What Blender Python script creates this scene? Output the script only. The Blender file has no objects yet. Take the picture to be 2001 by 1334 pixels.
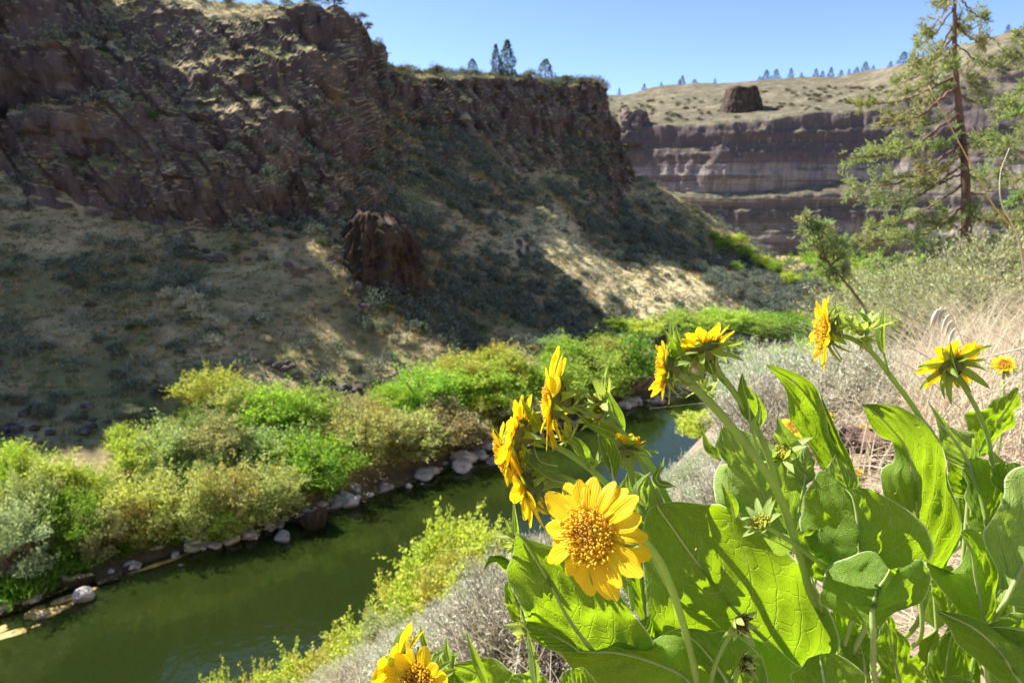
import bpy, math, random
import numpy as np
from mathutils import Vector, Matrix, Quaternion

# ------------------------------------------------------------------ camera, sky, sun
SC = bpy.context.scene
COL = SC.collection
PITCH = math.radians(11.3)
cam_d = bpy.data.cameras.new('camera'); cam = bpy.data.objects.new('camera', cam_d); COL.objects.link(cam)
cam.location = (0, 0, 0); cam.rotation_euler = (math.radians(90) - PITCH, 0, 0)
cam_d.sensor_width = 36; cam_d.lens = 24.0; cam_d.clip_start = 0.05; cam_d.clip_end = 9000
cam_d.dof.use_dof = True; cam_d.dof.focus_distance = 0.61; cam_d.dof.aperture_fstop = 13.0
SC.camera = cam
SUN_AZ = math.radians(-64)      # left of the view direction (+Y), behind the canyon rim
SUN_EL = math.radians(46.5)
world = bpy.data.worlds.new('World'); SC.world = world; world.use_nodes = True
wn = world.node_tree
sky = wn.nodes.new('ShaderNodeTexSky'); sky.sky_type = 'NISHITA'; sky.sun_disc = False
sky.sun_elevation = SUN_EL; sky.sun_rotation = SUN_AZ; sky.altitude = 1500; sky.air_density = 0.45; sky.dust_density = 0.0; sky.ozone_density = 0.7
bg = wn.nodes['Background']; bg.inputs['Strength'].default_value = 0.15
wn.links.new(sky.outputs['Color'], bg.inputs['Color'])
sun_d = bpy.data.lights.new('sun', 'SUN'); sun = bpy.data.objects.new('sun', sun_d); COL.objects.link(sun)
sun_d.energy = 5.0; sun_d.angle = math.radians(0.5); sun_d.color = (1.0, 0.94, 0.84)
TO_SUN = Vector((math.sin(SUN_AZ) * math.cos(SUN_EL), math.cos(SUN_AZ) * math.cos(SUN_EL), math.sin(SUN_EL)))
sun.rotation_euler = TO_SUN.to_track_quat('Z', 'Y').to_euler()
vs = SC.view_settings
vs.view_transform = 'Standard'; vs.look = 'None'; vs.exposure = 1.35; vs.gamma = 1.0
SC.cycles.max_bounces = 8; SC.cycles.transparent_max_bounces = 12
SC.cycles.transmission_bounces = 4; SC.cycles.diffuse_bounces = 3; SC.cycles.glossy_bounces = 3
SC.cycles.sample_clamp_indirect = 6.0; SC.cycles.caustics_reflective = False; SC.cycles.caustics_refractive = False

random.seed(7); RNG = np.random.default_rng(7)

# ------------------------------------------------------------------ projection helpers
FPX, CX, CY = 1334.0, 1000.5, 667.0
CP, SP = math.cos(PITCH), math.sin(PITCH)
def P(u, v, Y):
    """world point seen at photo position (u, v) that lies Y metres in front (horizontal) of the camera"""
    dx, dy = (u - CX) / FPX, (v - CY) / FPX
    f = CP - dy * SP; z = -dy * CP - SP
    return np.array([Y * dx / f, Y, Y * z / f])
def PZ(u, v, z0):
    dx, dy = (u - CX) / FPX, (v - CY) / FPX
    f = CP - dy * SP; z = -dy * CP - SP
    t = z0 / z
    return np.array([t * dx, t * f, z0])
def proj(p):
    p = np.asarray(p, float)
    d = p[..., 1] * CP - p[..., 2] * SP
    up = p[..., 1] * SP + p[..., 2] * CP
    d = np.where(d < 1e-3, 1e-3, d)
    return CX + FPX * p[..., 0] / d, CY - FPX * up / d, d
WATER = -20.0
DV = np.array([0.741, 0.671]); NV = np.array([-0.671, 0.741])   # along the river / across it, away from the camera
def AS(x, y): return DV[0] * x + DV[1] * y, NV[0] * x + NV[1] * y
def XY(a, s): return DV[0] * a + NV[0] * s, DV[1] * a + NV[1] * s

# ------------------------------------------------------------------ noise
def _h(ix, iy, iz, seed):
    n = (ix * 374761393 + iy * 668265263 + iz * 2147483647 + seed * 1274126177) & 0xFFFFFFFF
    n = ((n ^ (n >> 13)) * 1274126177) & 0xFFFFFFFF
    n = ((n ^ (n >> 16)) * 2246822519) & 0xFFFFFFFF
    return ((n ^ (n >> 15)) & 0xFFFFFF) / float(0xFFFFFF)
def vnoise(x, y, z, seed=0):
    x, y, z = np.broadcast_arrays(np.asarray(x, float), np.asarray(y, float), np.asarray(z, float))
    fx, fy, fz = np.floor(x), np.floor(y), np.floor(z)
    ix, iy, iz = fx.astype(np.int64), fy.astype(np.int64), fz.astype(np.int64)
    tx, ty, tz = x - fx, y - fy, z - fz
    tx, ty, tz = [t * t * (3 - 2 * t) for t in (tx, ty, tz)]
    r = 0
    for a in (0, 1):
        for b in (0, 1):
            for c in (0, 1):
                w = (tx if a else 1 - tx) * (ty if b else 1 - ty) * (tz if c else 1 - tz)
                r = r + w * _h(ix + a, iy + b, iz + c, seed)
    return r * 2 - 1
def fbm(x, y, z, octv=4, seed=0, gain=0.5):
    r, amp, f, tot = 0, 1.0, 1.0, 0
    for o in range(octv):
        r = r + amp * vnoise(x * f + 17.3 * o, y * f - 9.1 * o, z * f + 4.7 * o, seed + o); tot += amp
        amp *= gain; f *= 2.03
    return r / tot
def sstep(a, b, x):
    t = np.clip((x - a) / (b - a), 0, 1); return t * t * (3 - 2 * t)
def catmull(pts, n):
    """resample control points (k, ...) to n points, evenly in parameter"""
    pts = np.asarray(pts, float); k = len(pts)
    if k == 2: 
        t = np.linspace(0, 1, n).reshape((-1,) + (1,) * (pts.ndim - 1)); return pts[0] * (1 - t) + pts[1] * t
    e = np.concatenate([[2 * pts[0] - pts[1]], pts, [2 * pts[-1] - pts[-2]]])
    u = np.linspace(0, k - 1 - 1e-9, n); i = np.floor(u).astype(int); t = (u - i).reshape((-1,) + (1,) * (pts.ndim - 1))
    p0, p1, p2, p3 = e[i], e[i + 1], e[i + 2], e[i + 3]
    return 0.5 * (2 * p1 + (p2 - p0) * t + (2 * p0 - 5 * p1 + 4 * p2 - p3) * t ** 2 + (3 * p1 - p0 - 3 * p2 + p3) * t ** 3)
def catmull_arc(pts, n, over=40):
    d = catmull(pts, over * max(2, len(pts)))
    L = np.concatenate([[0], np.cumsum(np.linalg.norm(np.diff(d, axis=0), axis=1))])
    q = np.linspace(0, L[-1], n)
    return np.stack([np.interp(q, L, d[:, c]) for c in range(d.shape[1])], 1)

# ------------------------------------------------------------------ mesh helpers
def mesh_np(name, V, F, smooth=True, uv=None):
    """F: (n,3) or (n,4) array, or list of such arrays"""
    V = np.asarray(V, np.float32).reshape(-1, 3)
    Fs = F if isinstance(F, list) else [F]
    Fs = [np.asarray(f, np.int32) for f in Fs if len(f)]
    me = bpy.data.meshes.new(name)
    me.vertices.add(len(V)); me.vertices.foreach_set('co', V.ravel())
    loops = np.concatenate([f.ravel() for f in Fs]); tot = np.concatenate([np.full(len(f), f.shape[1], np.int32) for f in Fs])
    st = np.concatenate([[0], np.cumsum(tot)[:-1]]).astype(np.int32)
    me.loops.add(len(loops)); me.loops.foreach_set('vertex_index', loops)
    me.polygons.add(len(tot)); me.polygons.foreach_set('loop_start', st)
    me.polygons.foreach_set('use_smooth', np.full(len(tot), smooth) if isinstance(smooth, bool) else np.asarray(smooth, bool))
    if uv is not None:
        l = me.uv_layers.new(name='UVMap'); l.data.foreach_set('uv', np.asarray(uv, np.float32)[loops].ravel())
    me.update(calc_edges=True); me.validate()
    return me
def link(name, me, mat=None, parent=None):
    o = bpy.data.objects.new(name, me); COL.objects.link(o)
    if mat is not None and len(me.materials) == 0: me.materials.append(mat)
    if parent is not None: o.parent = parent
    return o
def tag(o, label=None, cat=None, group=None, kind=None):
    if label: o['label'] = label
    if cat: o['category'] = cat
    if group: o['group'] = group
    if kind: o['kind'] = kind
    return o
def empty(name, loc=(0, 0, 0)):
    o = bpy.data.objects.new(name, None); COL.objects.link(o); o.location = loc; o.empty_display_size = 0.1; return o
def grid_faces(nu, nv):
    i, j = np.meshgrid(np.arange(nu - 1), np.arange(nv - 1), indexing='ij')
    a = i * nv + j
    return np.stack([a, a + nv, a + nv + 1, a + 1], -1).reshape(-1, 4)
class MB:
    """collects pieces of one mesh"""
    def __init__(s): s.V, s.F3, s.F4, s.n = [], [], [], 0
    def add(s, V, F):
        V = np.asarray(V, float).reshape(-1, 3); F = np.asarray(F, int)
        if F.shape[1] == 3: s.F3.append(F + s.n)
        else: s.F4.append(F + s.n)
        s.V.append(V); s.n += len(V)
    def tube(s, pts, rad, sides=6, cap=True):
        pts = np.asarray(pts, float); n = len(pts); rad = np.broadcast_to(np.asarray(rad, float), (n,))
        T = np.gradient(pts, axis=0); T /= np.linalg.norm(T, axis=1)[:, None] + 1e-12
        ref = np.array([0, 0, 1.0]) if abs(T[0][2]) < 0.9 else np.array([1.0, 0, 0])
        A = np.zeros_like(pts); a = np.cross(T[0], ref); a /= np.linalg.norm(a)
        for k in range(n):
            a = a - T[k] * (a @ T[k]); a /= np.linalg.norm(a) + 1e-12; A[k] = a
        B = np.cross(T, A)
        th = np.linspace(0, 2 * np.pi, sides, endpoint=False)
        V = pts[:, None, :] + rad[:, None, None] * (np.cos(th)[None, :, None] * A[:, None, :] + np.sin(th)[None, :, None] * B[:, None, :])
        i, j = np.meshgrid(np.arange(n - 1), np.arange(sides), indexing='ij'); jn = (j + 1) % sides
        s.add(V, np.stack([i * sides + j, i * sides + jn, (i + 1) * sides + jn, (i + 1) * sides + j], -1).reshape(-1, 4))
        if cap:
            base = s.n - n * sides
            for r in (0, n - 1):
                c = s.n; s.V.append(pts[r:r + 1]); s.n += 1
                k = np.arange(sides); ring = base + r * sides
                f = np.stack([np.full(sides, c), ring + (k if r else (k + 1) % sides), ring + ((k + 1) % sides if r else k)], -1)
                s.F3.append(f)
    def mesh(s, name, smooth=True):
        return mesh_np(name, np.concatenate(s.V), ([np.concatenate(s.F4)] if s.F4 else []) + ([np.concatenate(s.F3)] if s.F3 else []), smooth)
def leaf_quads(C, D, W, L, Wd, bend=0.0):
    """leaf-like diamonds (4 verts): centre-base C, direction D, side W, length L, width Wd"""
    L = np.broadcast_to(L, (len(C),))[:, None]; Wd = np.broadcast_to(Wd, (len(C),))[:, None]
    N = np.cross(D, W)
    v0 = C; v1 = C + D * L * 0.5 + W * Wd * 0.5 + N * L * bend; v2 = C + D * L; v3 = C + D * L * 0.5 - W * Wd * 0.5 + N * L * bend
    V = np.stack([v0, v1, v2, v3], 1).reshape(-1, 3)
    F = np.arange(len(C) * 4).reshape(-1, 4)
    return V, F
def unit(a): return a / (np.linalg.norm(a, axis=-1, keepdims=True) + 1e-12)
def rdirs(n, rng): return unit(rng.normal(size=(n, 3)))

# ------------------------------------------------------------------ material helpers
def newmat(name):
    m = bpy.data.materials.new(name); m.use_nodes = True; nt = m.node_tree; nt.nodes.clear()
    return m, nt
class NT:
    def __init__(s, name):
        s.m, s.t = newmat(name); s.out = s.n('ShaderNodeOutputMaterial')
    def n(s, typ, **kw):
        nd = s.t.nodes.new(typ)
        for k, v in kw.items():
            if k.startswith('_'): setattr(nd, k[1:], v)
        return nd
    def l(s, a, b): s.t.links.new(a, b)
    def set(s, sock, v):
        if hasattr(v, 'is_linked') or isinstance(v, bpy.types.NodeSocket): s.l(v, sock)
        elif isinstance(v, (tuple, list)) and len(v) == 3 and sock.type == 'RGBA': sock.default_value = (*v, 1)
        else: sock.default_value = v
    def math(s, op, a, b=0.0, c=None, clamp=False):
        nd = s.n('ShaderNodeMath'); nd.operation = op; nd.use_clamp = clamp
        s.set(nd.inputs[0], a); s.set(nd.inputs[1], b)
        if c is not None: s.set(nd.inputs[2], c)
        return nd.outputs[0]
    def mix(s, f, a, b, mode='MIX'):
        nd = s.n('ShaderNodeMix'); nd.data_type = 'RGBA'; nd.blend_type = mode; nd.clamp_factor = True
        s.set(nd.inputs[0], f); s.set(nd.inputs[6], a); s.set(nd.inputs[7], b); return nd.outputs[2]
    def ramp(s, f, stops, interp='LINEAR'):
        nd = s.n('ShaderNodeValToRGB'); cr = nd.color_ramp; cr.interpolation = interp
        while len(cr.elements) < len(stops): cr.elements.new(0.5)
        for e, (p, c) in zip(cr.elements, stops):
            e.position = p; e.color = (*c, 1) if len(c) == 3 else c
        s.set(nd.inputs[0], f); return nd.outputs[0]
    def mr(s, x, a, b, c=0.0, d=1.0, smooth=True):
        nd = s.n('ShaderNodeMapRange'); nd.interpolation_type = 'SMOOTHSTEP' if smooth else 'LINEAR'
        s.set(nd.inputs[0], x)
        for i, q in enumerate((a, b, c, d)): s.set(nd.inputs[1 + i], q)
        return nd.outputs[0]
    def noise(s, scale, detail=4, rough=0.55, vec=None, dist=0.0):
        nd = s.n('ShaderNodeTexNoise'); nd.inputs['Scale'].default_value = scale; nd.inputs['Detail'].default_value = detail
        nd.inputs['Roughness'].default_value = rough; nd.inputs['Distortion'].default_value = dist
        if vec is not None: s.l(vec, nd.inputs['Vector'])
        return nd.outputs[0]
    def voro(s, scale, vec=None, feature='F1', rand=1.0):
        nd = s.n('ShaderNodeTexVoronoi'); nd.feature = feature; nd.inputs['Scale'].default_value = scale; nd.inputs['Randomness'].default_value = rand
        if vec is not None: s.l(vec, nd.inputs['Vector'])
        return nd
    def pos(s): return s.n('ShaderNodeNewGeometry').outputs['Position']
    def objco(s): return s.n('ShaderNodeTexCoord').outputs['Object']
    def scale(s, vec, sc):
        nd = s.n('ShaderNodeMapping'); nd.inputs['Scale'].default_value = sc; s.l(vec, nd.inputs['Vector']); return nd.outputs[0]
    def bump(s, h, strength=0.5, dist=0.05):
        nd = s.n('ShaderNodeBump'); nd.inputs['Strength'].default_value = strength; nd.inputs['Distance'].default_value = dist
        s.l(h, nd.inputs['Height']); return nd.outputs[0]
    def bsdf(s, col, rough=0.8, spec=0.3, normal=None):
        nd = s.n('ShaderNodeBsdfPrincipled'); s.set(nd.inputs['Base Color'], col); s.set(nd.inputs['Roughness'], rough)
        nd.inputs['Specular IOR Level'].default_value = spec
        if normal is not None: s.l(normal, nd.inputs['Normal'])
        return nd.outputs[0]
    def surf(s, sh): s.l(sh, s.out.inputs['Surface']); return s.m
    def translucent(s, sh, col, f, normal=None):
        tr = s.n('ShaderNodeBsdfTranslucent'); s.set(tr.inputs['Color'], col)
        if normal is not None: s.l(normal, tr.inputs['Normal'])
        mx = s.n('ShaderNodeMixShader'); s.set(mx.inputs[0], f); s.l(sh, mx.inputs[1]); s.l(tr.outputs[0], mx.inputs[2]); return mx.outputs[0]
# ------------------------------------------------------------------ materials of the setting
def mat_canyon():
    t = NT('canyon_slope'); p = t.pos(); g = t.n('ShaderNodeNewGeometry')
    sep = t.n('ShaderNodeSeparateXYZ'); t.l(g.outputs['Normal'], sep.inputs[0])
    nz = t.math('ADD', sep.outputs[2], t.math('MULTIPLY', t.math('SUBTRACT', t.noise(0.35, 5, 0.65, p), 0.5), 0.35))
    # rock: dark basalt with brown and ochre lichen, vertical streaks
    vert = t.scale(p, (1.0, 1.0, 0.28))
    r1 = t.noise(0.55, 6, 0.7, vert); r2 = t.noise(1.9, 5, 0.65, vert)
    rock = t.ramp(r1, [(0.28, (0.024, 0.020, 0.019)), (0.45, (0.075, 0.058, 0.052)), (0.6, (0.145, 0.112, 0.095)), (0.78, (0.25, 0.195, 0.155))])
    rock = t.mix(t.mr(r2, 0.4, 0.75), rock, (0.135, 0.105, 0.095))
    lich = t.noise(0.16, 3, 0.5, p)
    rock = t.mix(t.math('MULTIPLY', t.mr(lich, 0.58, 0.74), 0.35), rock, (0.29, 0.18, 0.075))
    v = t.voro(0.55, p); rock = t.mix(t.math('MULTIPLY', t.mr(v.outputs['Distance'], 0.35, 0.22), t.mr(t.noise(0.09, 2, 0.5, p), 0.60, 0.68)), rock, (0.28, 0.21, 0.05))
    rock = t.mix(t.math('MULTIPLY', t.mr(t.noise(0.9, 4, 0.6, p), 0.58, 0.75), 0.7), rock, (0.33, 0.26, 0.22))
    # soil, dry grass and green flush on the gentler ground
    g1 = t.noise(0.45, 6, 0.7, p); g2 = t.noise(2.6, 5, 0.7, p); g3 = t.noise(0.11, 4, 0.6, p)
    soil = t.ramp(g1, [(0.3, (0.25, 0.195, 0.105)), (0.5, (0.45, 0.36, 0.195)), (0.7, (0.66, 0.54, 0.30))])
    soil = t.mix(t.mr(g2, 0.48, 0.66), soil, (0.26, 0.22, 0.11))
    soil = t.mix(t.math('MULTIPLY', t.mr(g3, 0.44, 0.62), 0.75), soil, (0.21, 0.215, 0.085))
    # open straw-pale grass below the bluff, lightened further to brighten the sunlit patch
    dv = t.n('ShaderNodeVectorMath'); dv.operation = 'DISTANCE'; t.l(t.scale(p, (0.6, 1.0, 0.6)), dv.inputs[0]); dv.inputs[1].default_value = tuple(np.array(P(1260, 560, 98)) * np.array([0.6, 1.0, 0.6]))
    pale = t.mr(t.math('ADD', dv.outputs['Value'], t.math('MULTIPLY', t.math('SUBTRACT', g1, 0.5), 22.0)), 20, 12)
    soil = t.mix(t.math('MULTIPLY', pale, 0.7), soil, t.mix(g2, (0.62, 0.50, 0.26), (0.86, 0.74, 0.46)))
    soil = t.mix(t.math('MULTIPLY', t.mr(t.noise(1.2, 4, 0.6, p), 0.6, 0.72), 0.4), soil, (0.26, 0.20, 0.17))
    sp = t.n('ShaderNodeSeparateXYZ'); t.l(p, sp.inputs[0])
    m = t.mr(nz, 0.52, 0.70)
    col = t.mix(m, rock, soil)
    col = t.mix(t.math('MULTIPLY', t.mr(t.math('ADD', sp.outputs[2], t.math('MULTIPLY', g1, 1.2)), -18.2, -19.1), 0.75), col, (0.055, 0.042, 0.026))   # darker brown towards the waterline
    h = t.math('ADD', t.math('MULTIPLY', t.noise(1.4, 8, 0.7, vert), 1.0), t.math('MULTIPLY', t.noise(5.0, 4, 0.7, p), 0.35))
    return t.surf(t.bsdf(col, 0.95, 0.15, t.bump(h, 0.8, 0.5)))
def mat_outcrop():
    t = NT('outcrop_rock'); p = t.pos(); vert = t.scale(p, (1.0, 1.0, 0.3))
    r1 = t.noise(0.9, 6, 0.7, vert)
    rock = t.ramp(r1, [(0.3, (0.02, 0.016, 0.014)), (0.48, (0.06, 0.045, 0.035)), (0.62, (0.105, 0.077, 0.056)), (0.8, (0.17, 0.13, 0.10))])
    rock = t.mix(t.math('MULTIPLY', t.mr(t.noise(1.6, 4, 0.6, p), 0.55, 0.7), 0.6), rock, (0.13, 0.09, 0.04))
    h = t.noise(2.2, 8, 0.7, vert)
    return t.surf(t.bsdf(rock, 0.95, 0.15, t.bump(h, 0.8, 0.4)))
def mat_farwall():
    t = NT('strata_wall'); p = t.pos(); g = t.n('ShaderNodeNewGeometry')
    sp = t.n('ShaderNodeSeparateXYZ'); t.l(p, sp.inputs[0]); sn = t.n('ShaderNodeSeparateXYZ'); t.l(g.outputs['Normal'], sn.inputs[0])
    w = t.math('MULTIPLY', t.math('SUBTRACT', t.noise(0.03, 4, 0.6, p), 0.5), 4.0)
    zz = t.math('ADD', sp.outputs[2], w)
    f = t.mr(zz, -22, 34, 0, 1, smooth=False)
    strata = t.ramp(f, [(0.0, (0.123, 0.110, 0.115)), (0.16, (0.164, 0.143, 0.140)), (0.26, (0.312, 0.267, 0.240)), (0.31, (0.107, 0.097, 0.105)), (0.38, (0.115, 0.101, 0.110)), (0.42, (0.344, 0.304, 0.270)),
                        (0.50, (0.271, 0.230, 0.215)), (0.56, (0.328, 0.290, 0.265)), (0.63, (0.271, 0.230, 0.215)), (0.66, (0.189, 0.124, 0.110)), (0.70, (0.123, 0.097, 0.100)), (0.82, (0.107, 0.087, 0.092)), (1.0, (0.22, 0.165, 0.135))])
    vert = t.scale(p, (1.0, 1.0, 0.12)); s1 = t.noise(0.32, 6, 0.7, vert)
    lay = t.noise(0.5, 5, 0.7, t.scale(p, (0.03, 0.03, 1.1))); strata = t.mix(t.math('MULTIPLY', t.mr(lay, 0.49, 0.56), 0.85), strata, (0.12, 0.095, 0.095))
    strata = t.mix(t.math('MULTIPLY', t.mr(s1, 0.42, 0.66), 0.75), strata, (0.12, 0.10, 0.10))
    s2 = t.noise(0.9, 4, 0.65, vert); strata = t.mix(t.math('MULTIPLY', t.mr(s2, 0.55, 0.75), 0.55), strata, (0.50, 0.40, 0.34))
    g1 = t.noise(0.16, 6, 0.72, p)
    slope = t.ramp(g1, [(0.33, (0.10, 0.095, 0.06)), (0.5, (0.18, 0.155, 0.105)), (0.7, (0.29, 0.25, 0.17))])
    slope = t.mix(t.mr(t.noise(0.55, 4, 0.65, p), 0.52, 0.64), slope, (0.11, 0.105, 0.075))
    nz = t.math('ADD', sn.outputs[2], t.math('MULTIPLY', t.math('SUBTRACT', t.noise(0.12, 4, 0.6, p), 0.5), 0.3))
    col = t.mix(t.mr(nz, 0.45, 0.62), strata, slope)
    h = t.noise(0.55, 8, 0.7, vert)
    return t.surf(t.bsdf(col, 0.95, 0.12, t.bump(h, 0.9, 1.2)))
def mat_near_soil():
    t = NT('near_soil'); p = t.pos()
    g1 = t.noise(1.3, 8, 0.7, p); g2 = t.noise(14, 6, 0.7, p); g3 = t.noise(90, 5, 0.7, p)
    c = t.ramp(g1, [(0.3, (0.16, 0.115, 0.085)), (0.5, (0.31, 0.23, 0.17)), (0.7, (0.42, 0.33, 0.25))])
    c = t.mix(t.mr(g2, 0.5, 0.68), c, (0.24, 0.18, 0.12)); c = t.mix(t.math('MULTIPLY', t.mr(g3, 0.5, 0.7), 0.6), c, (0.16, 0.12, 0.09))
    h = t.math('ADD', t.math('MULTIPLY', g2, 0.5), t.math('MULTIPLY', g3, 0.15))
    return t.surf(t.bsdf(c, 0.95, 0.2, t.bump(h, 0.7, 0.05)))
def mat_bed():
    t = NT('riverbed'); p = t.pos()
    g1 = t.noise(0.5, 5, 0.65, t.scale(p, (0.6, 0.6, 1))); g2 = t.noise(3.0, 5, 0.7, p)
    c = t.ramp(g1, [(0.34, (0.20, 0.17, 0.03)), (0.5, (0.42, 0.31, 0.075)), (0.66, (0.66, 0.49, 0.16))])
    c = t.mix(t.mr(g2, 0.5, 0.66), c, (0.14, 0.115, 0.03))
    return t.surf(t.bsdf(c, 0.9, 0.2))
def mat_water():
    t = NT('river_water'); p = t.pos()
    h = t.math('ADD', t.math('MULTIPLY', t.noise(0.7, 3, 0.5, p), 0.5), t.math('MULTIPLY', t.noise(2.6, 3, 0.5, p), 0.25))
    b = t.bump(h, 0.16, 0.25)
    gl = t.n('ShaderNodeBsdfGlossy'); gl.inputs['Roughness'].default_value = 0.03; t.l(b, gl.inputs['Normal'])
    tr = t.n('ShaderNodeBsdfTransparent'); tr.inputs['Color'].default_value = (0.95, 0.97, 0.93, 1)
    fr = t.n('ShaderNodeFresnel'); fr.inputs['IOR'].default_value = 1.5; t.l(b, fr.inputs['Normal'])
    mx = t.n('ShaderNodeMixShader'); t.l(fr.outputs[0], mx.inputs[0])
    df = t.n('ShaderNodeBsdfDiffuse'); df.inputs['Color'].default_value = (0.034, 0.055, 0.010, 1); tb = t.n('ShaderNodeMixShader'); tb.inputs[0].default_value = 0.40
    t.l(tr.outputs[0], tb.inputs[1]); t.l(df.outputs[0], tb.inputs[2]); t.l(tb.outputs[0], mx.inputs[1]); t.l(gl.outputs[0], mx.inputs[2])
    t.l(mx.outputs[0], t.out.inputs['Surface'])
    va = t.n('ShaderNodeVolumeAbsorption'); va.inputs['Color'].default_value = (0.42, 0.58, 0.10, 1); va.inputs['Density'].default_value = 0.36
    t.l(va.outputs[0], t.out.inputs['Volume'])
    return t.m
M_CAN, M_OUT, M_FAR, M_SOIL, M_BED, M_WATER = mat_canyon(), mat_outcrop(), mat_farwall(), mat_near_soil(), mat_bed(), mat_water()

# ------------------------------------------------------------------ left canyon wall, lofted from station profiles
# each station: photo column, then (row, distance) for bank, lower slope, upper slope, cliff foot, two ledges, rim
ST = [
 (0,    [(1200, 30.7), (900, 42), (600, 58), (345, 72), (205, 76), (60, 80), (-250, 84)]),
 (100,  [(1163, 32.4), (875, 44), (600, 58.6), (380, 71), (228, 75), (100, 80), (-130, 86)]),
 (200,  [(1128, 34.0), (845, 46.5), (595, 60), (405, 71), (262, 75), (140, 79), (-4, 87)]),
 (300,  [(1095, 35.9), (800, 50), (580, 62), (430, 71), (300, 74), (160, 80), (-2, 88)]),
 (470,  [(1048, 39.0), (800, 52), (600, 63), (440, 72), (310, 75), (160, 82), (10, 92)]),
 (640,  [(1000, 42.3), (800, 55), (620, 64), (450, 74), (330, 80), (200, 87), (32, 95)]),
 (740,  [(965, 45.2), (780, 57), (610, 68), (450, 80), (330, 90), (225, 98), (118, 106)]),
 (840,  [(930, 48.4), (760, 59), (600, 72), (450, 86), (330, 99), (250, 108), (150, 115)]),
 (1000, [(865, 55.8), (720, 66), (580, 82), (430, 102), (330, 116), (250, 125), (158, 129)]),
 (1110, [(828, 61.0), (700, 71), (570, 88), (435, 110), (335, 128), (262, 137), (170, 140)]),
 (1185, [(802, 65.3), (682, 76), (562, 94), (442, 120), (352, 137), (295, 145), (182, 148)]),
 (1226, [(790, 67.0), (682, 78), (570, 97), (470, 120), (405, 136), (360, 146), (322, 152)]),
 (1300, [(775, 70.0), (672, 80), (580, 98), (500, 118), (450, 132), (410, 143), (375, 150)]),
 (1400, [(745, 76.6), (668, 86), (600, 100), (545, 116), (505, 130), (470, 139), (440, 146)]),
 (1480, [(725, 81.5), (668, 90), (618, 102), (575, 114), (540, 126), (512, 134), (490, 140)]),
 (1540, [(710, 85.0), (664, 93), (630, 103), (595, 113), (568, 122), (543, 129), (520, 135)]),
 (1640, [(690, 91.8), (660, 98), (640, 105), (620, 110), (603, 114), (592, 118), (580, 121)]),
 (1760, [(672, 99.0), (655, 102), (648, 105), (642, 108), (637, 111), (633, 114), (630, 116)]),
]
def station(u, prof, back):
    pts = [P(u, v, Y) for v, Y in prof]
    b = pts[0].copy(); b[2] = WATER
    under = b.copy(); under[:2] -= NV * 3.5; under[2] = WATER - 1.3
    bank = b.copy(); bank[:2] += NV * 0.8; bank[2] = WATER + 0.25
    r = pts[-1]
    if back == 'plateau':
        tail = [r + np.array([*(NV * 6), 0.9]), r + np.array([*(NV * 25), 2.5]), r + np.array([*(NV * 80), 5.0])]
    else:
        d = np.array([0.2, 1.0]); lo = max(r[2] - 14, -21.5)
        tail = [r + np.array([*(d * 5), -0.8]), np.array([r[0] + 3, r[1] + 18, lo]), np.array([r[0] + 5, r[1] + 34, -23.0])]
    return np.array([under, b, bank] + pts[1:] + tail)
stations = [station(u, pr, 'plateau' if u < 1200 else 'ridge') for u, pr in ST]
first = stations[0]
pre = []
for k in (85, 50, 24, 9):
    q = first.copy(); q[:, 0] -= DV[0] * k; q[:, 1] -= DV[1] * k; pre.append(q)
CTRL = np.array(pre + stations)                     # (stations, knots, 3)
NU, NV_ = 760, 340
A1 = catmull_arc(CTRL.reshape(len(CTRL), -1), 4000)      # dense along the river, then equalise by mid-slope spacing
A1 = A1.reshape(-1, CTRL.shape[1], 3)
seg = np.linalg.norm(np.diff(A1[:, 4], axis=0), axis=1); arc = np.concatenate([[0], np.cumsum(seg)])
vis = np.where(arc > arc[-1] * 0.28, 1.0, 0.35)          # fewer columns outside the frame
arcw = np.concatenate([[0], np.cumsum(seg * vis[1:])])
idx = np.interp(np.linspace(0, arcw[-1], NU), arcw, np.arange(len(A1)))
i0 = np.clip(np.floor(idx).astype(int), 0, len(A1) - 2); fr = (idx - i0)[:, None, None]
A1 = A1[i0] * (1 - fr) + A1[i0 + 1] * fr
knots = [0, .03, .06, .18, .34, .50, .66, .80, .92, .945, .97, 1.0]
G = np.zeros((NU, NV_, 3)); tt = np.linspace(0, 1, NV_)
kk = np.interp(tt, knots, np.arange(len(knots)))
for i in range(NU):
    c = A1[i]; e = np.concatenate([[2 * c[0] - c[1]], c, [2 * c[-1] - c[-2]]])
    j = np.clip(np.floor(kk).astype(int), 0, len(c) - 2); t = (kk - j)[:, None]
    p0, p1, p2, p3 = e[j], e[j + 1], e[j + 2], e[j + 3]
    tau = 0.5 * 0.75
    m1, m2 = (p2 - p0) * tau, (p3 - p1) * tau
    G[i] = (2 * t**3 - 3 * t**2 + 1) * p1 + (t**3 - 2 * t**2 + t) * m1 + (-2 * t**3 + 3 * t**2) * p2 + (t**3 - t**2) * m2
def gnormals(G):
    du = np.gradient(G, axis=0); dv = np.gradient(G, axis=1); n = np.cross(du, dv); return unit(n)
def smooth2(a, n):
    for _ in range(n):
        a = (np.roll(a, 1, 0) + np.roll(a, -1, 0) + a) / 3; a[0], a[-1] = a[1], a[-2]
        b = a.copy(); b[:, 1:-1] = (a[:, :-2] + a[:, 1:-1] + a[:, 2:]) / 3; a = b
    return a
N = gnormals(G); N *= np.sign(N[..., 2:3].mean())
N = smooth2(N, 4); N = unit(N)
steep = sstep(0.80, 0.55, N[..., 2])
X, Y, Z = G[..., 0], G[..., 1], G[..., 2]
a_, s_ = AS(X, Y)
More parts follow.
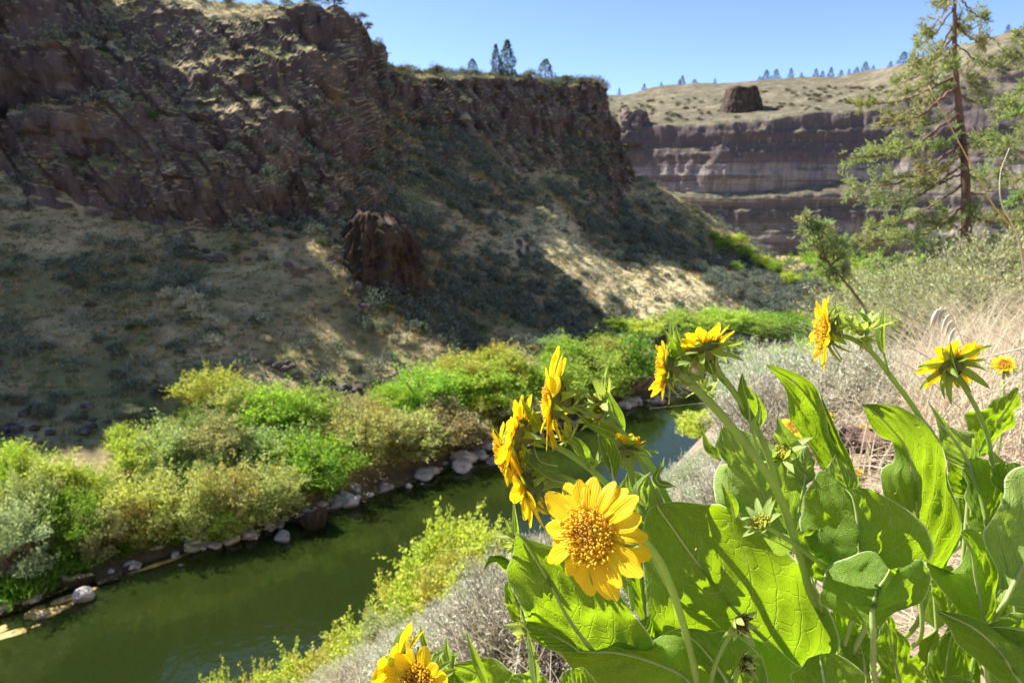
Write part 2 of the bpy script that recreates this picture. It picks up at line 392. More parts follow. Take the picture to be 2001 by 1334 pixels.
# rock relief: buttresses, vertical columns, broken ledges
but = fbm(a_ / 9.0, s_ / 14.0, Z / 26.0, 4, 3)
coln = 1 - np.abs(fbm(a_ / 2.3, s_ / 2.3, Z / 11.0, 3, 11)) * 2.2
blk = fbm(a_ / 1.6, s_ / 1.6, Z / 1.6, 4, 23)
led = np.sin(Z * 0.9 + 2.5 * fbm(a_ / 11, s_ / 11, Z / 11, 2, 5)) 
def cells(q, seed):                      # irregular cell index along q, and position inside the cell
    i = np.floor(q).astype(np.int64); e0 = i + 0.35 * (_h(i, 0 * i, 0 * i, seed) - 0.5); e1 = i + 1 + 0.35 * (_h(i + 1, 0 * i, 0 * i, seed) - 0.5)
    i = np.where(q < e0, i - 1, np.where(q > e1, i + 1, i)); return i
qa = a_ + 0.35 * s_ + 0.8 * fbm(a_ / 5, s_ / 5, Z / 9, 2, 61)
ca = cells(qa / 1.55, 63); cz_ = np.floor((Z + 40 + 5 * _h(ca, ca * 0, ca * 0, 67)) / (2.2 + 3.0 * _h(ca, ca * 0 + 3, ca * 0, 69))).astype(np.int64)
colh = _h(ca, cz_, 0 * ca, 71) - 0.5 + 0.9 * (_h(ca, 0 * ca + 9, 0 * ca, 73) - 0.5)      # broken basalt columns
cb = cells(qa / 0.72, 75); fine = _h(cb, np.floor(Z / 1.4).astype(np.int64), 0 * cb, 79) - 0.5
disp = steep * (3.2 * but + 0.7 * coln + 1.55 * colh + 0.55 * fine + 0.45 * blk + 0.4 * led)
bank_k = sstep(0.05, 0.14, tt)[None, :]
soft = (1 - steep) * bank_k * (1.1 * fbm(a_ / 12, s_ / 12, 0 * Z, 4, 31) + 0.35 * fbm(a_ / 2.2, s_ / 2.2, Z / 2.2, 4, 41))
G = G + N * (disp + soft)[..., None]
# the dark overhung hollow under the upper band at far left, and two smaller ones
for (hu, hv, hy, ra, rz, dpt) in [(75, 182, 78, 5.2, 1.7, 5.5), (10, 200, 77, 3.0, 1.4, 3.5), (610, 95, 92, 2.2, 1.6, 2.0), (560, 400, 73, 2.6, 1.0, 2.2), (800, 195, 108, 4.0, 1.5, 3.5)]:
    hp = P(hu, hv, hy); ha, hs = AS(hp[0], hp[1])
    gm = np.exp(-((a_ - ha) / ra) ** 2 - ((Z - hp[2]) / rz) ** 2) * (np.abs(s_ - hs) < 14) * steep
    G = G - N * (dpt * gm)[..., None]
# a rock mantle standing out of the slope here and there
rocky = sstep(0.30, 0.55, fbm(a_ / 7.0, s_ / 7.0, Z / 7.0, 3, 77)) * bank_k * sstep(0.2, 0.34, tt)[None, :] * sstep(0.95, 0.9, tt)[None, :]
G = G + N * (rocky * (0.6 + 0.9 * blk))[..., None]
GN = gnormals(G); GN *= np.sign(GN[..., 2:3].mean())
st_f = (steep[:-1, :-1] + steep[1:, 1:]).reshape(-1) * 0.5
me = mesh_np('canyon_slope', G, grid_faces(NU, NV_), smooth=st_f < 0.35)
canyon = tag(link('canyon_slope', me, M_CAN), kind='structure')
GU, GVp, GD = proj(G)
def on_left(u, v, rmax=14):
    d2 = (GU - u) ** 2 + (GVp - v) ** 2
    m = d2 < rmax ** 2
    if not m.any(): m = d2 <= d2.min() + 1
    k = np.where(m.ravel())[0]; k = k[np.argmin(GD.ravel()[k])]
    return G.reshape(-1, 3)[k], GN.reshape(-1, 3)[k]

# ------------------------------------------------------------------ far canyon wall
# (column, [(row, distance) from foot to skyline])
FW = [
 (1040, [(508, 250), (455, 252), (440, 254), (388, 255), (372, 257), (305, 259), (240, 262), (212, 300), (190, 345)]),
 (1190, [(508, 243), (450, 245), (436, 247), (388, 248), (372, 251), (312, 253), (240, 257), (212, 298), (186, 340)]),
 (1300, [(508, 236), (452, 237), (438, 239), (390, 240), (368, 243), (318, 245), (240, 249), (212, 290), (166, 335)]),
 (1420, [(510, 230), (455, 231), (440, 233), (390, 234), (376, 236), (312, 238), (236, 242), (206, 280), (160, 325)]),
 (1560, [(512, 225), (456, 226), (438, 228), (385, 229), (366, 232), (300, 234), (224, 238), (196, 275), (150, 318)]),
 (1700, [(516, 220), (460, 221), (436, 223), (384, 224), (352, 229), (296, 231), (208, 235), (182, 266), (140, 306)]),
 (1800, [(520, 214), (462, 215), (436, 217), (384, 218), (346, 223), (290, 225), (188, 230), (150, 242), (112, 272)]),
 (1900, [(524, 208), (465, 209), (436, 211), (380, 212), (332, 217), (270, 219), (168, 224), (118, 231), (82, 252)]),
 (2020, [(530, 200), (468, 202), (436, 204), (370, 205), (314, 210), (240, 212), (140, 217), (85, 223), (46, 240)]),
 (2250, [(540, 186), (470, 188), (430, 190), (355, 192), (290, 197), (210, 199), (100, 204), (55, 213), (-10, 230)]),
 (2600, [(560, 165), (475, 167), (425, 169), (340, 171), (260, 175), (160, 178), (50, 182), (0, 192), (-70, 205)]),
]
FC = []
for u, pr in FW:
    pts = [P(u, v, Y) for v, Y in pr]
    foot = pts[0].copy(); foot[2] = -23; foot[1] -= 6
    r = pts[-1]; FC.append([foot] + pts + [r + np.array([2, 30, -1.0]), r + np.array([5, 120, -12.0])])
FC = np.array(FC)
FU, FV = 420, 210
B1 = catmull_arc(FC.reshape(len(FC), -1), FU).reshape(FU, FC.shape[1], 3)
fk = np.interp(np.linspace(0, 1, FV), np.linspace(0, 1, FC.shape[1]), np.arange(FC.shape[1]))
FG = np.zeros((FU, FV, 3))
for i in range(FU):
    c = B1[i]; j = np.clip(np.floor(fk).astype(int), 0, len(c) - 2); t = (fk - j)[:, None]
    FG[i] = c[j] * (1 - t) + c[j + 1] * t
FG = smooth2(FG, 1)
FN = gnormals(FG); FN *= np.sign(FN[..., 2:3].mean()); FN = unit(smooth2(FN, 3))
fst = sstep(0.72, 0.42, FN[..., 2])
x, y, z = FG[..., 0], FG[..., 1], FG[..., 2]
fd = fst * (3.4 * fbm(x / 26, y / 26, z / 60, 4, 101) + 1.0 * (1 - 2 * np.abs(fbm(x / 6.5, y / 6.5, z / 40, 3, 107))) + 0.9 * fbm(x / 3, y / 3, z / 3, 3, 113) + 1.9 * fbm(x / 90, y / 90, z / 2.6, 3, 131))
fd = fd + (1 - fst) * (1.6 * fbm(x / 14, y / 14, z / 14, 4, 119))
FG = FG + FN * fd[..., None]
farwall = tag(link('far_canyon_wall', mesh_np('far_canyon_wall', FG, grid_faces(FU, FV)), M_FAR), kind='structure')
FGU, FGV, FGD = proj(FG)
def on_far(u, v, rmax=10):
    d2 = (FGU - u) ** 2 + (FGV - v) ** 2; m = d2 < rmax ** 2
    if not m.any(): m = d2 <= d2.min() + 1
    k = np.where(m.ravel())[0]; k = k[np.argmin(FGD.ravel()[k])]
    return FG.reshape(-1, 3)[k]
def rock_mass(name, base_c, half, top_half, height, seed, mat, cols=64, rows=34, rough=0.12, yaw=0.0):
    """a free-standing rock with near-vertical columned sides and an uneven top"""
    th = np.linspace(0, 2 * np.pi, cols, endpoint=False)
    rr = np.concatenate([np.linspace(0, 1, rows), np.ones(6)]); rings = []
    for k in range(rows):
        f = k / (rows - 1)
        h = [half[i] * (1 - f) + top_half[i] * f for i in (0, 1)]
        sq = 0.55
        cx_ = np.sign(np.cos(th)) * np.abs(np.cos(th)) ** sq * h[0]; sy_ = np.sign(np.sin(th)) * np.abs(np.sin(th)) ** sq * h[1]
        rings.append(np.stack([cx_, sy_, np.full(cols, f * height)], 1))
    for k in range(1, 8):
        f = 1 - k / 7.5; q = rings[rows - 1].copy(); q[:, :2] *= f; q[:, 2] += 0.05 * height * (1 - f * f); rings.append(q)
    R = np.array(rings)
    d = unit(R * np.array([1, 1, 0.0]) + 1e-9)
    m = max(half)
    nn = fbm(R[..., 0] / m * 3 + seed, R[..., 1] / m * 3, R[..., 2] / m * 1.1, 4, seed) + 0.55 * (1 - 2.4 * np.abs(fbm(R[..., 0] / m * 7, R[..., 1] / m * 7, R[..., 2] / m * 1.6, 3, seed + 5))) + 0.35 * fbm(R[..., 0] / m * 9, R[..., 1] / m * 9, R[..., 2] / m * 9, 3, seed + 7)
    R = R + d * (nn * rough * m)[..., None]
    R[..., 2] += (0.05 if rough < 0.2 else 0.22) * height * fbm(R[..., 0] / m * 3, R[..., 1] / m * 3, 0, 3, seed + 9) * (R[..., 2] / height)
    n = len(R); i, j = np.meshgrid(np.arange(n - 1), np.arange(cols), indexing='ij'); jn = (j + 1) % cols
    F = np.stack([i * cols + j, i * cols + jn, (i + 1) * cols + jn, (i + 1) * cols + j], -1).reshape(-1, 4)
    V = R.reshape(-1, 3); top = len(V); V = np.concatenate([V, R[-1].mean(0, keepdims=True)])
    k = np.arange(cols); F3 = np.stack([np.full(cols, top), (n - 1) * cols + k, (n - 1) * cols + (k + 1) % cols], -1)
    o = link(name, mesh_np(name, V, [F, F3]), mat); o.location = base_c; o.rotation_euler.z = yaw
    return o
p = on_far(1452, 212); wpx = p[1] / FPX
o = rock_mass('rock_butte', p + np.array([0, 6, -4]), (43 * wpx, 7), (23 * wpx, 5), 46 * wpx + 4, 5, M_OUT, rough=0.13)
tag(o, 'flat-topped dark rock butte on the skyline of the far canyon wall', 'rock')
p = on_far(1238, 262); wpx = p[1] / FPX
o = rock_mass('rock_dome', p + np.array([0, 6, -4]), (38 * wpx, 8), (16 * wpx, 4), 46 * wpx + 4, 9, M_FAR, rough=0.24)
tag(o, 'rounded dark rock knob above the far cliff beside the near bluff end', 'rock')
# brown knob of columnar rock on the near-left slope
p, _ = on_left(745, 565)
o = rock_mass('rock_outcrop', p + np.array([-0.6, 4.6, -2.5]), (5.2, 4.6), (2.6, 3.0), 9.4, 15, M_OUT, cols=170, rows=90, rough=0.30, yaw=0.3)
tag(o, 'brown columnar rock outcrop with a dark cleft on the left slope', 'rock')

# ------------------------------------------------------------------ near slope under the camera, valley floor, ground
def near_z(x, y):
    a, s = AS(x, y)
    ss = np.array([-120, -60, -30, -12, -5, 0, 2, 5, 10, 16, 22, 24.5, 28, 33])
    zz = np.array([38, 16, 6.5, 1.7, 0.35, -0.60, -1.15, -3.2, -7.9, -13.9, -18.9, -20.3, -21.9, -22.6])
    zl = np.array([38, 16, 6.5, 1.7, 0.35, -0.60, -1.75, -4.3, -8.2, -13.6, -19.0, -20.3, -21.9, -22.6])
    w = sstep(1.05, 1.9, a / np.maximum(s, 0.05)) * sstep(0.3, 1.0, a)
    w = np.where(s < 0, 1.0, w)
    z = np.interp(s, ss, zz) * w + np.interp(s, ss, zl) * (1 - w)
    r = np.sqrt(x * x + y * y)
    far = sstep(1.5, 12, r)
    z = z + far * (0.9 * fbm(a / 11, s / 9, 0 * a, 3, 201)) * sstep(26, 20, s) + 0.05 * sstep(0.4, 2, r) * fbm(a * 1.3, s * 1.3, 0 * a, 4, 207) + 0.012 * fbm(a * 14, s * 14, 0 * a, 3, 211)
    return z
def sspace(lo, hi, n, c, k):
    t = np.linspace(np.arcsinh((lo - c) / k), np.arcsinh((hi - c) / k), n); return c + k * np.sinh(t)
ga, gs = np.meshgrid(sspace(-90, 190, 320, 1.2, 1.0), sspace(-110, 33, 260, 0.2, 1.0), indexing='ij')
gx, gy = XY(ga, gs)
near = tag(link('near_slope', mesh_np('near_slope', np.stack([gx, gy, near_z(gx, gy)], -1), grid_faces(320, 260)[:, ::-1]), M_SOIL), kind='structure')
vx, vy = np.meshgrid(np.linspace(20, 240, 90), np.linspace(92, 290, 80), indexing='ij')
a0, s0 = AS(vx, vy)
vz = -19.2 + 0.5 * fbm(vx / 20, vy / 20, 0 * vx, 3, 221) + 0.02 * (vy - 92)
vz = np.where(s0 < 40.5, -23.5, vz)
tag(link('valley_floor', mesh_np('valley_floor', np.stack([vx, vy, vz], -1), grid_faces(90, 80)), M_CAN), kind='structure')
gv = np.array([[-4000, -4000, -26], [4000, -4000, -26], [4000, 4000, -26], [-4000, 4000, -26.0]])
tag(link('ground', mesh_np('ground', gv, np.array([[0, 1, 2, 3]])), M_SOIL), kind='structure')
# river bed and water body
ba, bs = np.meshgrid(np.linspace(-90, 190, 240), np.linspace(21, 43, 60), indexing='ij')
bx, by = XY(ba, bs)
toB = 40.2 - bs                                   # metres from the far bank
shal = 0.8 + 3.6 * sstep(20, -8, ba)               # the shelf is wide at the left, narrow downstream
dep = 0.12 + 2.7 * sstep(shal, shal + 5.5, toB) + 0.35 * sstep(0.5, shal, toB)
dep = dep + 0.22 * fbm(ba / 3.5, bs / 1.8, 0 * ba, 4, 231) * sstep(0.2, 2, toB)
dep = np.where(bs < 26, np.minimum(dep, 0.4 + (bs - 21) * 0.5), dep)
bed = tag(link('riverbed', mesh_np('riverbed', np.stack([bx, by, WATER - dep], -1), grid_faces(240, 60)), M_BED), kind='structure')
c8 = []
for zz in (WATER - 4.5, WATER):
    for a, s in ((-90, 21.5), (190, 21.5), (190, 43), (-90, 43)):
        x_, y_ = XY(a, s); c8.append((x_, y_, zz))
wf = np.array([[0, 3, 2, 1], [4, 5, 6, 7], [0, 1, 5, 4], [1, 2, 6, 5], [2, 3, 7, 6], [3, 0, 4, 7]])
tag(link('river_water', mesh_np('river_water', np.array(c8), wf, smooth=False), M_WATER), kind='structure')

# golden gravel bar just breaking the surface at the left end of the far bank
M_BAR = NT('gravel_bar'); _n = M_BAR.noise(2.2, 6, 0.7, M_BAR.pos()); M_BAR = M_BAR.surf(M_BAR.bsdf(M_BAR.ramp(_n, [(0.35, (0.20, 0.12, 0.025)), (0.5, (0.44, 0.29, 0.07)), (0.65, (0.66, 0.48, 0.17))]), 0.6, 0.4))
for (u, v, la, ls, rot) in [(40, 1214, 4.2, 0.9, 0.0), (120, 1172, 2.6, 0.5, 0.1), (10, 1240, 2.6, 0.5, -0.1), (300, 1104, 3.2, 0.35, 0.05)]:
    c_ = PZ(u, v, WATER); qa_, qs_ = np.meshgrid(np.linspace(-1, 1, 44), np.linspace(-1, 1, 18), indexing='ij')
    bx_, by_ = XY(qa_ * la, qs_ * ls); rr_ = np.sqrt(qa_ ** 2 + qs_ ** 2); zz_ = 0.035 - 0.14 * rr_ ** 2 - 1.1 * np.clip(rr_ - 0.7, 0, 1) ** 1.5 + 0.13 * fbm(bx_ * 1.1 + u, by_ * 1.1, 0 * bx_, 4, 301)
    o = link('gravel_bar', mesh_np('gravel_bar', np.stack([bx_, by_, zz_], -1), grid_faces(44, 18)), M_BAR); o.location = c_; o.rotation_euler.z = rot; tag(o, kind='structure')
# ------------------------------------------------------------------ vegetation materials
def mat_foliage(name, transl=0.3, rough=0.7, var=0.45):
    """leaf colour comes from the object's own colour, varied leaf by leaf and clump by clump"""
    t = NT(name); oi = t.n('ShaderNodeObjectInfo'); g = t.n('ShaderNodeNewGeometry')
    n = t.noise(1.1, 3, 0.6, t.objco()); rnd = g.outputs['Random Per Island']
    val = t.math('ADD', t.math('MULTIPLY', rnd, var * 2), t.math('ADD', 1 - var - 0.25, t.math('MULTIPLY', n, 0.5)))
    hs = t.n('ShaderNodeHueSaturation'); t.l(oi.outputs['Color'], hs.inputs['Color']); t.l(val, hs.inputs['Value'])
    t.l(t.math('ADD', 0.497, t.math('MULTIPLY', t.math('SUBTRACT', t.noise(2.3, 2, 0.5, t.objco()), 0.5), 0.06)), hs.inputs['Hue']) 
    sh = t.bsdf(hs.outputs[0], rough, 0.25)
    tc = t.mix(1.0, hs.outputs[0], (1.25, 1.2, 0.7), 'MULTIPLY')
    return t.surf(t.translucent(sh, tc, transl))
def mat_bark(name, c0, c1):
    t = NT(name); p = t.objco(); n = t.noise(9, 6, 0.7, t.scale(p, (1, 1, 0.25)))
    return t.surf(t.bsdf(t.ramp(n, [(0.35, c0), (0.65, c1)]), 0.9, 0.2, t.bump(n, 0.6, 0.03)))
def mat_boulder(name, c0, c1, c2):
    t = NT(name); p = t.objco(); oi = t.n('ShaderNodeObjectInfo'); n = t.noise(2.2, 7, 0.7, p)
    c = t.ramp(n, [(0.32, c0), (0.5, c1), (0.68, c2)])
    hs = t.n('ShaderNodeHueSaturation'); t.l(c, hs.inputs['Color']); t.l(t.math('ADD', 0.7, t.math('MULTIPLY', oi.outputs['Random'], 0.6)), hs.inputs['Value'])
    return t.surf(t.bsdf(hs.outputs[0], 0.85, 0.3, t.bump(t.noise(6, 6, 0.7, p), 0.6, 0.1)))
def mat_dry(name, c0, c1, tr=0.25):
    t = NT(name); g = t.n('ShaderNodeNewGeometry')
    c = t.mix(g.outputs['Random Per Island'], c0, c1)
    return t.surf(t.translucent(t.bsdf(c, 0.7, 0.3), c, tr))
M_FOL = mat_foliage('shrub_leaves', 0.35, 0.65); M_SAGE = mat_foliage('sage_leaves', 0.22, 0.8, 0.3); M_JUN = mat_foliage('juniper_leaves', 0.48, 0.7, 0.22)
M_TWIG = mat_bark('grey_twigs', (0.16, 0.13, 0.12), (0.36, 0.31, 0.29)); M_BARK = mat_bark('brown_bark', (0.075, 0.045, 0.034), (0.24, 0.155, 0.115))
M_STEM = mat_bark('shrub_stems', (0.10, 0.075, 0.05), (0.22, 0.17, 0.13))
M_BLD = mat_boulder('pale_boulder', (0.20, 0.18, 0.16), (0.40, 0.37, 0.33), (0.60, 0.56, 0.50)); M_DRK = mat_boulder('dark_talus', (0.045, 0.035, 0.032), (0.10, 0.08, 0.072), (0.19, 0.16, 0.145))
M_STRAW = mat_dry('dry_grass', (0.46, 0.37, 0.22), (0.68, 0.60, 0.45)); M_TUFT = mat_dry('slope_grass', (0.40, 0.29, 0.12), (0.62, 0.48, 0.25)); M_GRN = mat_dry('green_grass', (0.10, 0.24, 0.02), (0.22, 0.40, 0.04), 0.4)

# ------------------------------------------------------------------ shrub builders
def shrub_meshes(name, seed, lobes, leaves, w, h, leaf, aspect=0.55, stems=9, hollow=0.55, droop=0.0, flat=0.8, twig=0, rs=1.0, shoots=0):
    rng = np.random.default_rng(seed)
    th = rng.uniform(0, 2 * np.pi, lobes); rr = np.sqrt(rng.uniform(0, 1, lobes)) * w * 0.36
    cz = h * (0.14 + 0.60 * rng.uniform(0, 1, lobes)) * (1 - 0.5 * (rr / (w * 0.5)) ** 2)
    C = np.stack([rr * np.cos(th), rr * np.sin(th), cz], 1)
    R = np.stack([w * rng.uniform(0.13, 0.24, lobes), w * rng.uniform(0.13, 0.24, lobes), h * rng.uniform(0.14, 0.26, lobes)], 1)
    R *= rs * rng.uniform(0.6, 1.35, lobes)[:, None]
    k = rng.integers(0, lobes, leaves)
    d = rdirs(leaves, rng); d[:, 2] = np.abs(d[:, 2]) * 0.55 + d[:, 2] * 0.45
    rad = hollow + (1 - hollow) * rng.uniform(0, 1, leaves) ** 0.6
    rad *= 1 + 0.28 * vnoise(d[:, 0] * 3 + k, d[:, 1] * 3, d[:, 2] * 3, seed)
    pos = C[k] + d * R[k] * rad[:, None]
    pos[:, 2] = np.maximum(pos[:, 2], 0.02 * h)
    if shoots:                                # loose upright shoots that break the outline
        ns = leaves // 5; j = rng.integers(0, shoots, ns); sb = C[rng.integers(0, lobes, shoots)]; sd = unit(rng.normal(size=(shoots, 3)) * 0.45 + sb * np.array([0.9, 0.9, 0]) + np.array([0, 0, 0.9])); sl = rng.uniform(0.16, 0.38, shoots) * h
        f = rng.uniform(0.15, 1, ns); pos[:ns] = sb[j] + sd[j] * (sl[j] * f)[:, None] + rng.normal(size=(ns, 3)) * 0.014; d[:ns] = sd[j]
    D = unit(d * np.array([1, 1, 0.7]) + rng.normal(size=(leaves, 3)) * 0.75 + np.array([0, 0, 0.25 - droop]))
    W = unit(np.cross(D, rdirs(leaves, rng)))
    V, F = leaf_quads(pos, D, W, leaf * rng.uniform(0.6, 1.4, leaves), leaf * aspect * rng.uniform(0.7, 1.2, leaves), 0.08)
    crown = mesh_np(name + '_crown', V, F, smooth=False)
    mb = MB()
    for i in range(stems):
        c = C[i % lobes]; b = np.array([rng.normal() * 0.04 * w, rng.normal() * 0.04 * w, -0.15 * h * 0.2])
        m = (b + c) / 2 + np.array([rng.normal(), rng.normal(), 0]) * 0.05 * w
        mb.tube(catmull([b, m, c, c + (c - b) * 0.15], 7), np.linspace(0.016, 0.004, 7) * max(w, h) * 0.8, 5)
    for i in range(twig):
        kx = rng.integers(0, lobes); d = rdirs(1, rng)[0]; d[2] = abs(d[2]); q = C[kx] + d * R[kx]
        mb.tube([C[kx], (C[kx] + q) / 2 + rng.normal(size=3) * 0.02 * w, q * np.array([1.05, 1.05, 1.05])], [0.004 * w, 0.003 * w, 0.001 * w], 3, cap=False)
    return crown, mb.mesh(name + '_stems')
def plant(name, meshes, loc, scale, rotz, color, label, cat, group=None, mats=(None, None), parts=('crown', 'stems'), tilt=None, sxy=None):
    root = empty(name, loc); root.rotation_euler = (0, 0, rotz)
    sx = sxy if sxy else scale
    root.scale = (sx, sx, scale)
    for me, m, pn in zip(meshes, mats, parts):
        o = link(pn, me, m, root); o.color = (*color, 1)
    return tag(root, label, cat, group)
ORD = ['first', 'second', 'third', 'fourth', 'fifth', 'sixth', 'seventh', 'eighth', 'ninth', 'tenth', 'eleventh', 'twelfth', 'thirteenth', 'fourteenth', 'fifteenth', 'sixteenth', 'seventeenth', 'eighteenth', 'nineteenth', 'twentieth']

# willows and other bank shrubs on the far bank: (column, foot row, width px, height px, colour)
WIL = [shrub_meshes('willow', 50 + i, 30 + 3 * i, 7000, 1.0, 1.0, 0.040, 0.5, 12, 0.2, twig=60, rs=0.72, shoots=70) for i in range(5)]
CLR = {'green': (0.30, 0.47, 0.06), 'yg': (0.46, 0.57, 0.09), 'olive': (0.42, 0.47, 0.16), 'gg': (0.36, 0.43, 0.19), 'grey': (0.45, 0.44, 0.30), 'brown': (0.34, 0.35, 0.15), 'deep': (0.17, 0.30, 0.035)}
CW = {'green': 'fresh green willow shrub', 'yg': 'bright yellow-green willow shrub', 'olive': 'olive budding willow shrub', 'gg': 'grey-green bank shrub', 'grey': 'pale grey twiggy shrub', 'brown': 'brownish bare-twigged shrub', 'deep': 'dark green bank shrub'}
BANK = [(25, 1135, 150, 200, 'grey'), (65, 1040, 120, 170, 'gg'), (105, 985, 180, 120, 'yg'), (150, 1075, 140, 150, 'deep'), (0, 985, 130, 140, 'yg'), (190, 1010, 120, 130, 'green'),
 (215, 1085, 110, 120, 'olive'), (285, 1050, 160, 170, 'olive'), (375, 1045, 160, 175, 'olive'), (275, 930, 130, 120, 'yg'), (345, 930, 150, 140, 'gg'), (450, 1030, 150, 160, 'olive'), (525, 1010, 150, 140, 'olive'),
 (430, 920, 170, 150, 'gg'), (410, 800, 130, 110, 'yg'), (470, 830, 120, 110, 'olive'), (530, 860, 170, 140, 'green'), (610, 850, 150, 130, 'green'), (635, 960, 160, 150, 'green'), (570, 930, 150, 130, 'olive'),
 (405, 870, 110, 90, 'deep'), (720, 900, 170, 140, 'olive'), (800, 890, 170, 120, 'olive'), (890, 880, 180, 120, 'brown'), (840, 800, 170, 120, 'green'), (765, 810, 110, 80, 'green'), (945, 800, 170, 120, 'green'),
 (900, 760, 130, 90, 'yg'), (1000, 760, 130, 105, 'yg'), (1085, 800, 150, 130, 'green'), (1160, 775, 170, 130, 'green'), (1235, 750, 160, 125, 'deep'), (1010, 830, 140, 90, 'brown'), (1120, 720, 120, 80, 'green'), (1200, 700, 130, 70, 'yg'),
 (2500, 740, 130, 90, 'green'), (1255, 655, 110, 45, 'yg'), (1350, 650, 140, 55, 'green'), (1420, 640, 120, 50, 'yg'), (1480, 660, 120, 65, 'green'), (1545, 665, 120, 70, 'deep'), (1380, 700, 130, 70, 'green'), (1600, 660, 110, 70, 'green'), (690, 830, 110, 80, 'gg'), (1075, 690, 60, 45, 'gg')]
r3 = random.Random(12); EX = []
for (u, v, w, h, c) in BANK:                       # smaller neighbours knit the thicket together
    for _ in range(2 if u < 2500 else 1):
        EX.append((u + r3.uniform(-0.55, 0.55) * w, v + r3.uniform(-0.5, 0.08) * h, w * r3.uniform(0.4, 0.75), h * r3.uniform(0.35, 0.75), c if r3.random() < .55 else r3.choice(['yg', 'green', 'olive', 'gg'])))
big = [(*b, 0) for b in BANK] + [(*b, 1) for b in EX]
cnt = {}
for i, (u, v, w, h, c, sm) in enumerate(sorted(big)):
    p, n = on_left(u, v - 8, 10); sc = np.hypot(p[1], p[2]) / FPX
    cnt[c] = cnt.get(c, 0) + (0 if sm else 1)
    plant('bank_shrub', WIL[i % 5], p - np.array([0, 0, 0.05 * h * sc]), h * sc * 0.98, random.uniform(0, 6.28), [q * random.uniform(0.85, 1.15) for q in CLR[c]],
          f'{CW[c]}, {ORD[cnt[c] - 1]} large one of its colour from the left, far bank' if not sm else f'smaller {CW[c]} filling in between the larger far bank shrubs', 'shrub', 'large shrubs along the far river bank' if not sm else f'smaller {c} shrubs along the far bank'.replace('gg', 'grey-green').replace('yg', 'yellow-green'), (M_FOL, M_STEM), sxy=w * sc * 1.05)

# sagebrush and boulders on the left slope
SAGE = [shrub_meshes('sagebrush', 80 + i, 9, 900, 1.0, 0.62, 0.075, 0.35, 7, 0.45) for i in range(4)]
cell = np.linalg.norm(np.cross(np.gradient(G, axis=0), np.gradient(G, axis=1)), axis=-1)
vis_m = (GU > -60) & (GU < 1660) & (GVp > -20) & (GVp < 1000) & (GN[..., 2] > 0.60) & (tt[None, :] > 0.17) & (tt[None, :] < 0.955)
PALE = P(1260, 560, 98); pdist = np.sqrt(((G[..., 0] - PALE[0]) * 0.6) ** 2 + (G[..., 1] - PALE[1]) ** 2)
dens = (0.3 + 0.7 * sstep(8, 18, pdist)) * (0.25 + 1.6 * sstep(-0.2, 0.3, fbm(G[..., 0] / 9, G[..., 1] / 9, 0, 3, 301))) * (1 + 2.2 * sstep(620, 850, GU))
wgt = (cell * vis_m * dens).ravel(); wgt /= wgt.sum()
wnear = wgt * (60.0 / GD.ravel()) ** 2; wnear /= wnear.sum()
pick = RNG.choice(len(wgt), 1500, replace=False, p=wnear)
GF, GNF = G.reshape(-1, 3), GN.reshape(-1, 3); chosen = []
for k in pick:
    q = GF[k]; rr = 0.9
    if all((q[0] - c[0]) ** 2 + (q[1] - c[1]) ** 2 > 2.6 for c in chosen): chosen.append(q)
    if len(chosen) >= 290: break
SAGEC = [(0.16, 0.185, 0.135), (0.10, 0.12, 0.085), (0.24, 0.26, 0.20), (0.075, 0.125, 0.03), (0.11, 0.105, 0.10), (0.14, 0.165, 0.12), (0.30, 0.31, 0.25)]
for i, q in enumerate(chosen):
    u, v, d = proj(q); 
    zone = ('grey-green sagebrush dotted over the shaded grassy slope at far left' if u < 500 else
            'grey-green sagebrush on the slope between the brown outcrop and the bank shrubs' if u < 900 and v > 450 else
            'dusky sagebrush growing on the ledges of the left cliff' if v < 330 and u < 900 else
            'grey-green sagebrush on the long slope below the flat-topped bluff' if u < 1250 else 'small sagebrush on the spur running down to the valley floor')
    w = random.choice([0.8, 1.1, 1.4, 1.7, 2.0, 2.3, 2.8]) * random.uniform(0.9, 1.15) * (1.0 if u < 1200 else 0.9)
    plant('sagebrush', SAGE[i % 4], q - np.array([0, 0, 0.05]), w * random.uniform(0.8, 1.1), random.uniform(0, 6.28), random.choice(SAGEC), zone, 'sagebrush', zone.replace('sagebrush', 'sagebrush bushes'), (M_SAGE, M_STEM), sxy=w)
# a pale clump of sage and a few others, coloured pale to look sunlit
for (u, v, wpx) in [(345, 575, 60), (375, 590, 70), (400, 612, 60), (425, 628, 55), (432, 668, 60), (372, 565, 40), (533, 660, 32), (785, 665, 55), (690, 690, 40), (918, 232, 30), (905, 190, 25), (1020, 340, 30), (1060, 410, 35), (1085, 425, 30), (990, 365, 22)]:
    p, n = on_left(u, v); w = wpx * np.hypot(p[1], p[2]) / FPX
    lab = 'pale silvery sagebrush clump coloured as if catching the sun on the shaded slope' if u < 560 else 'pale silvery sagebrush coloured as if lit above the dark slope'
    plant('sagebrush', SAGE[int(wpx) % 4], p - np.array([0, 0, 0.05]), w * 1.1, u, (0.55, 0.54, 0.40), lab, 'sagebrush', lab, (M_SAGE, M_STEM), sxy=w)
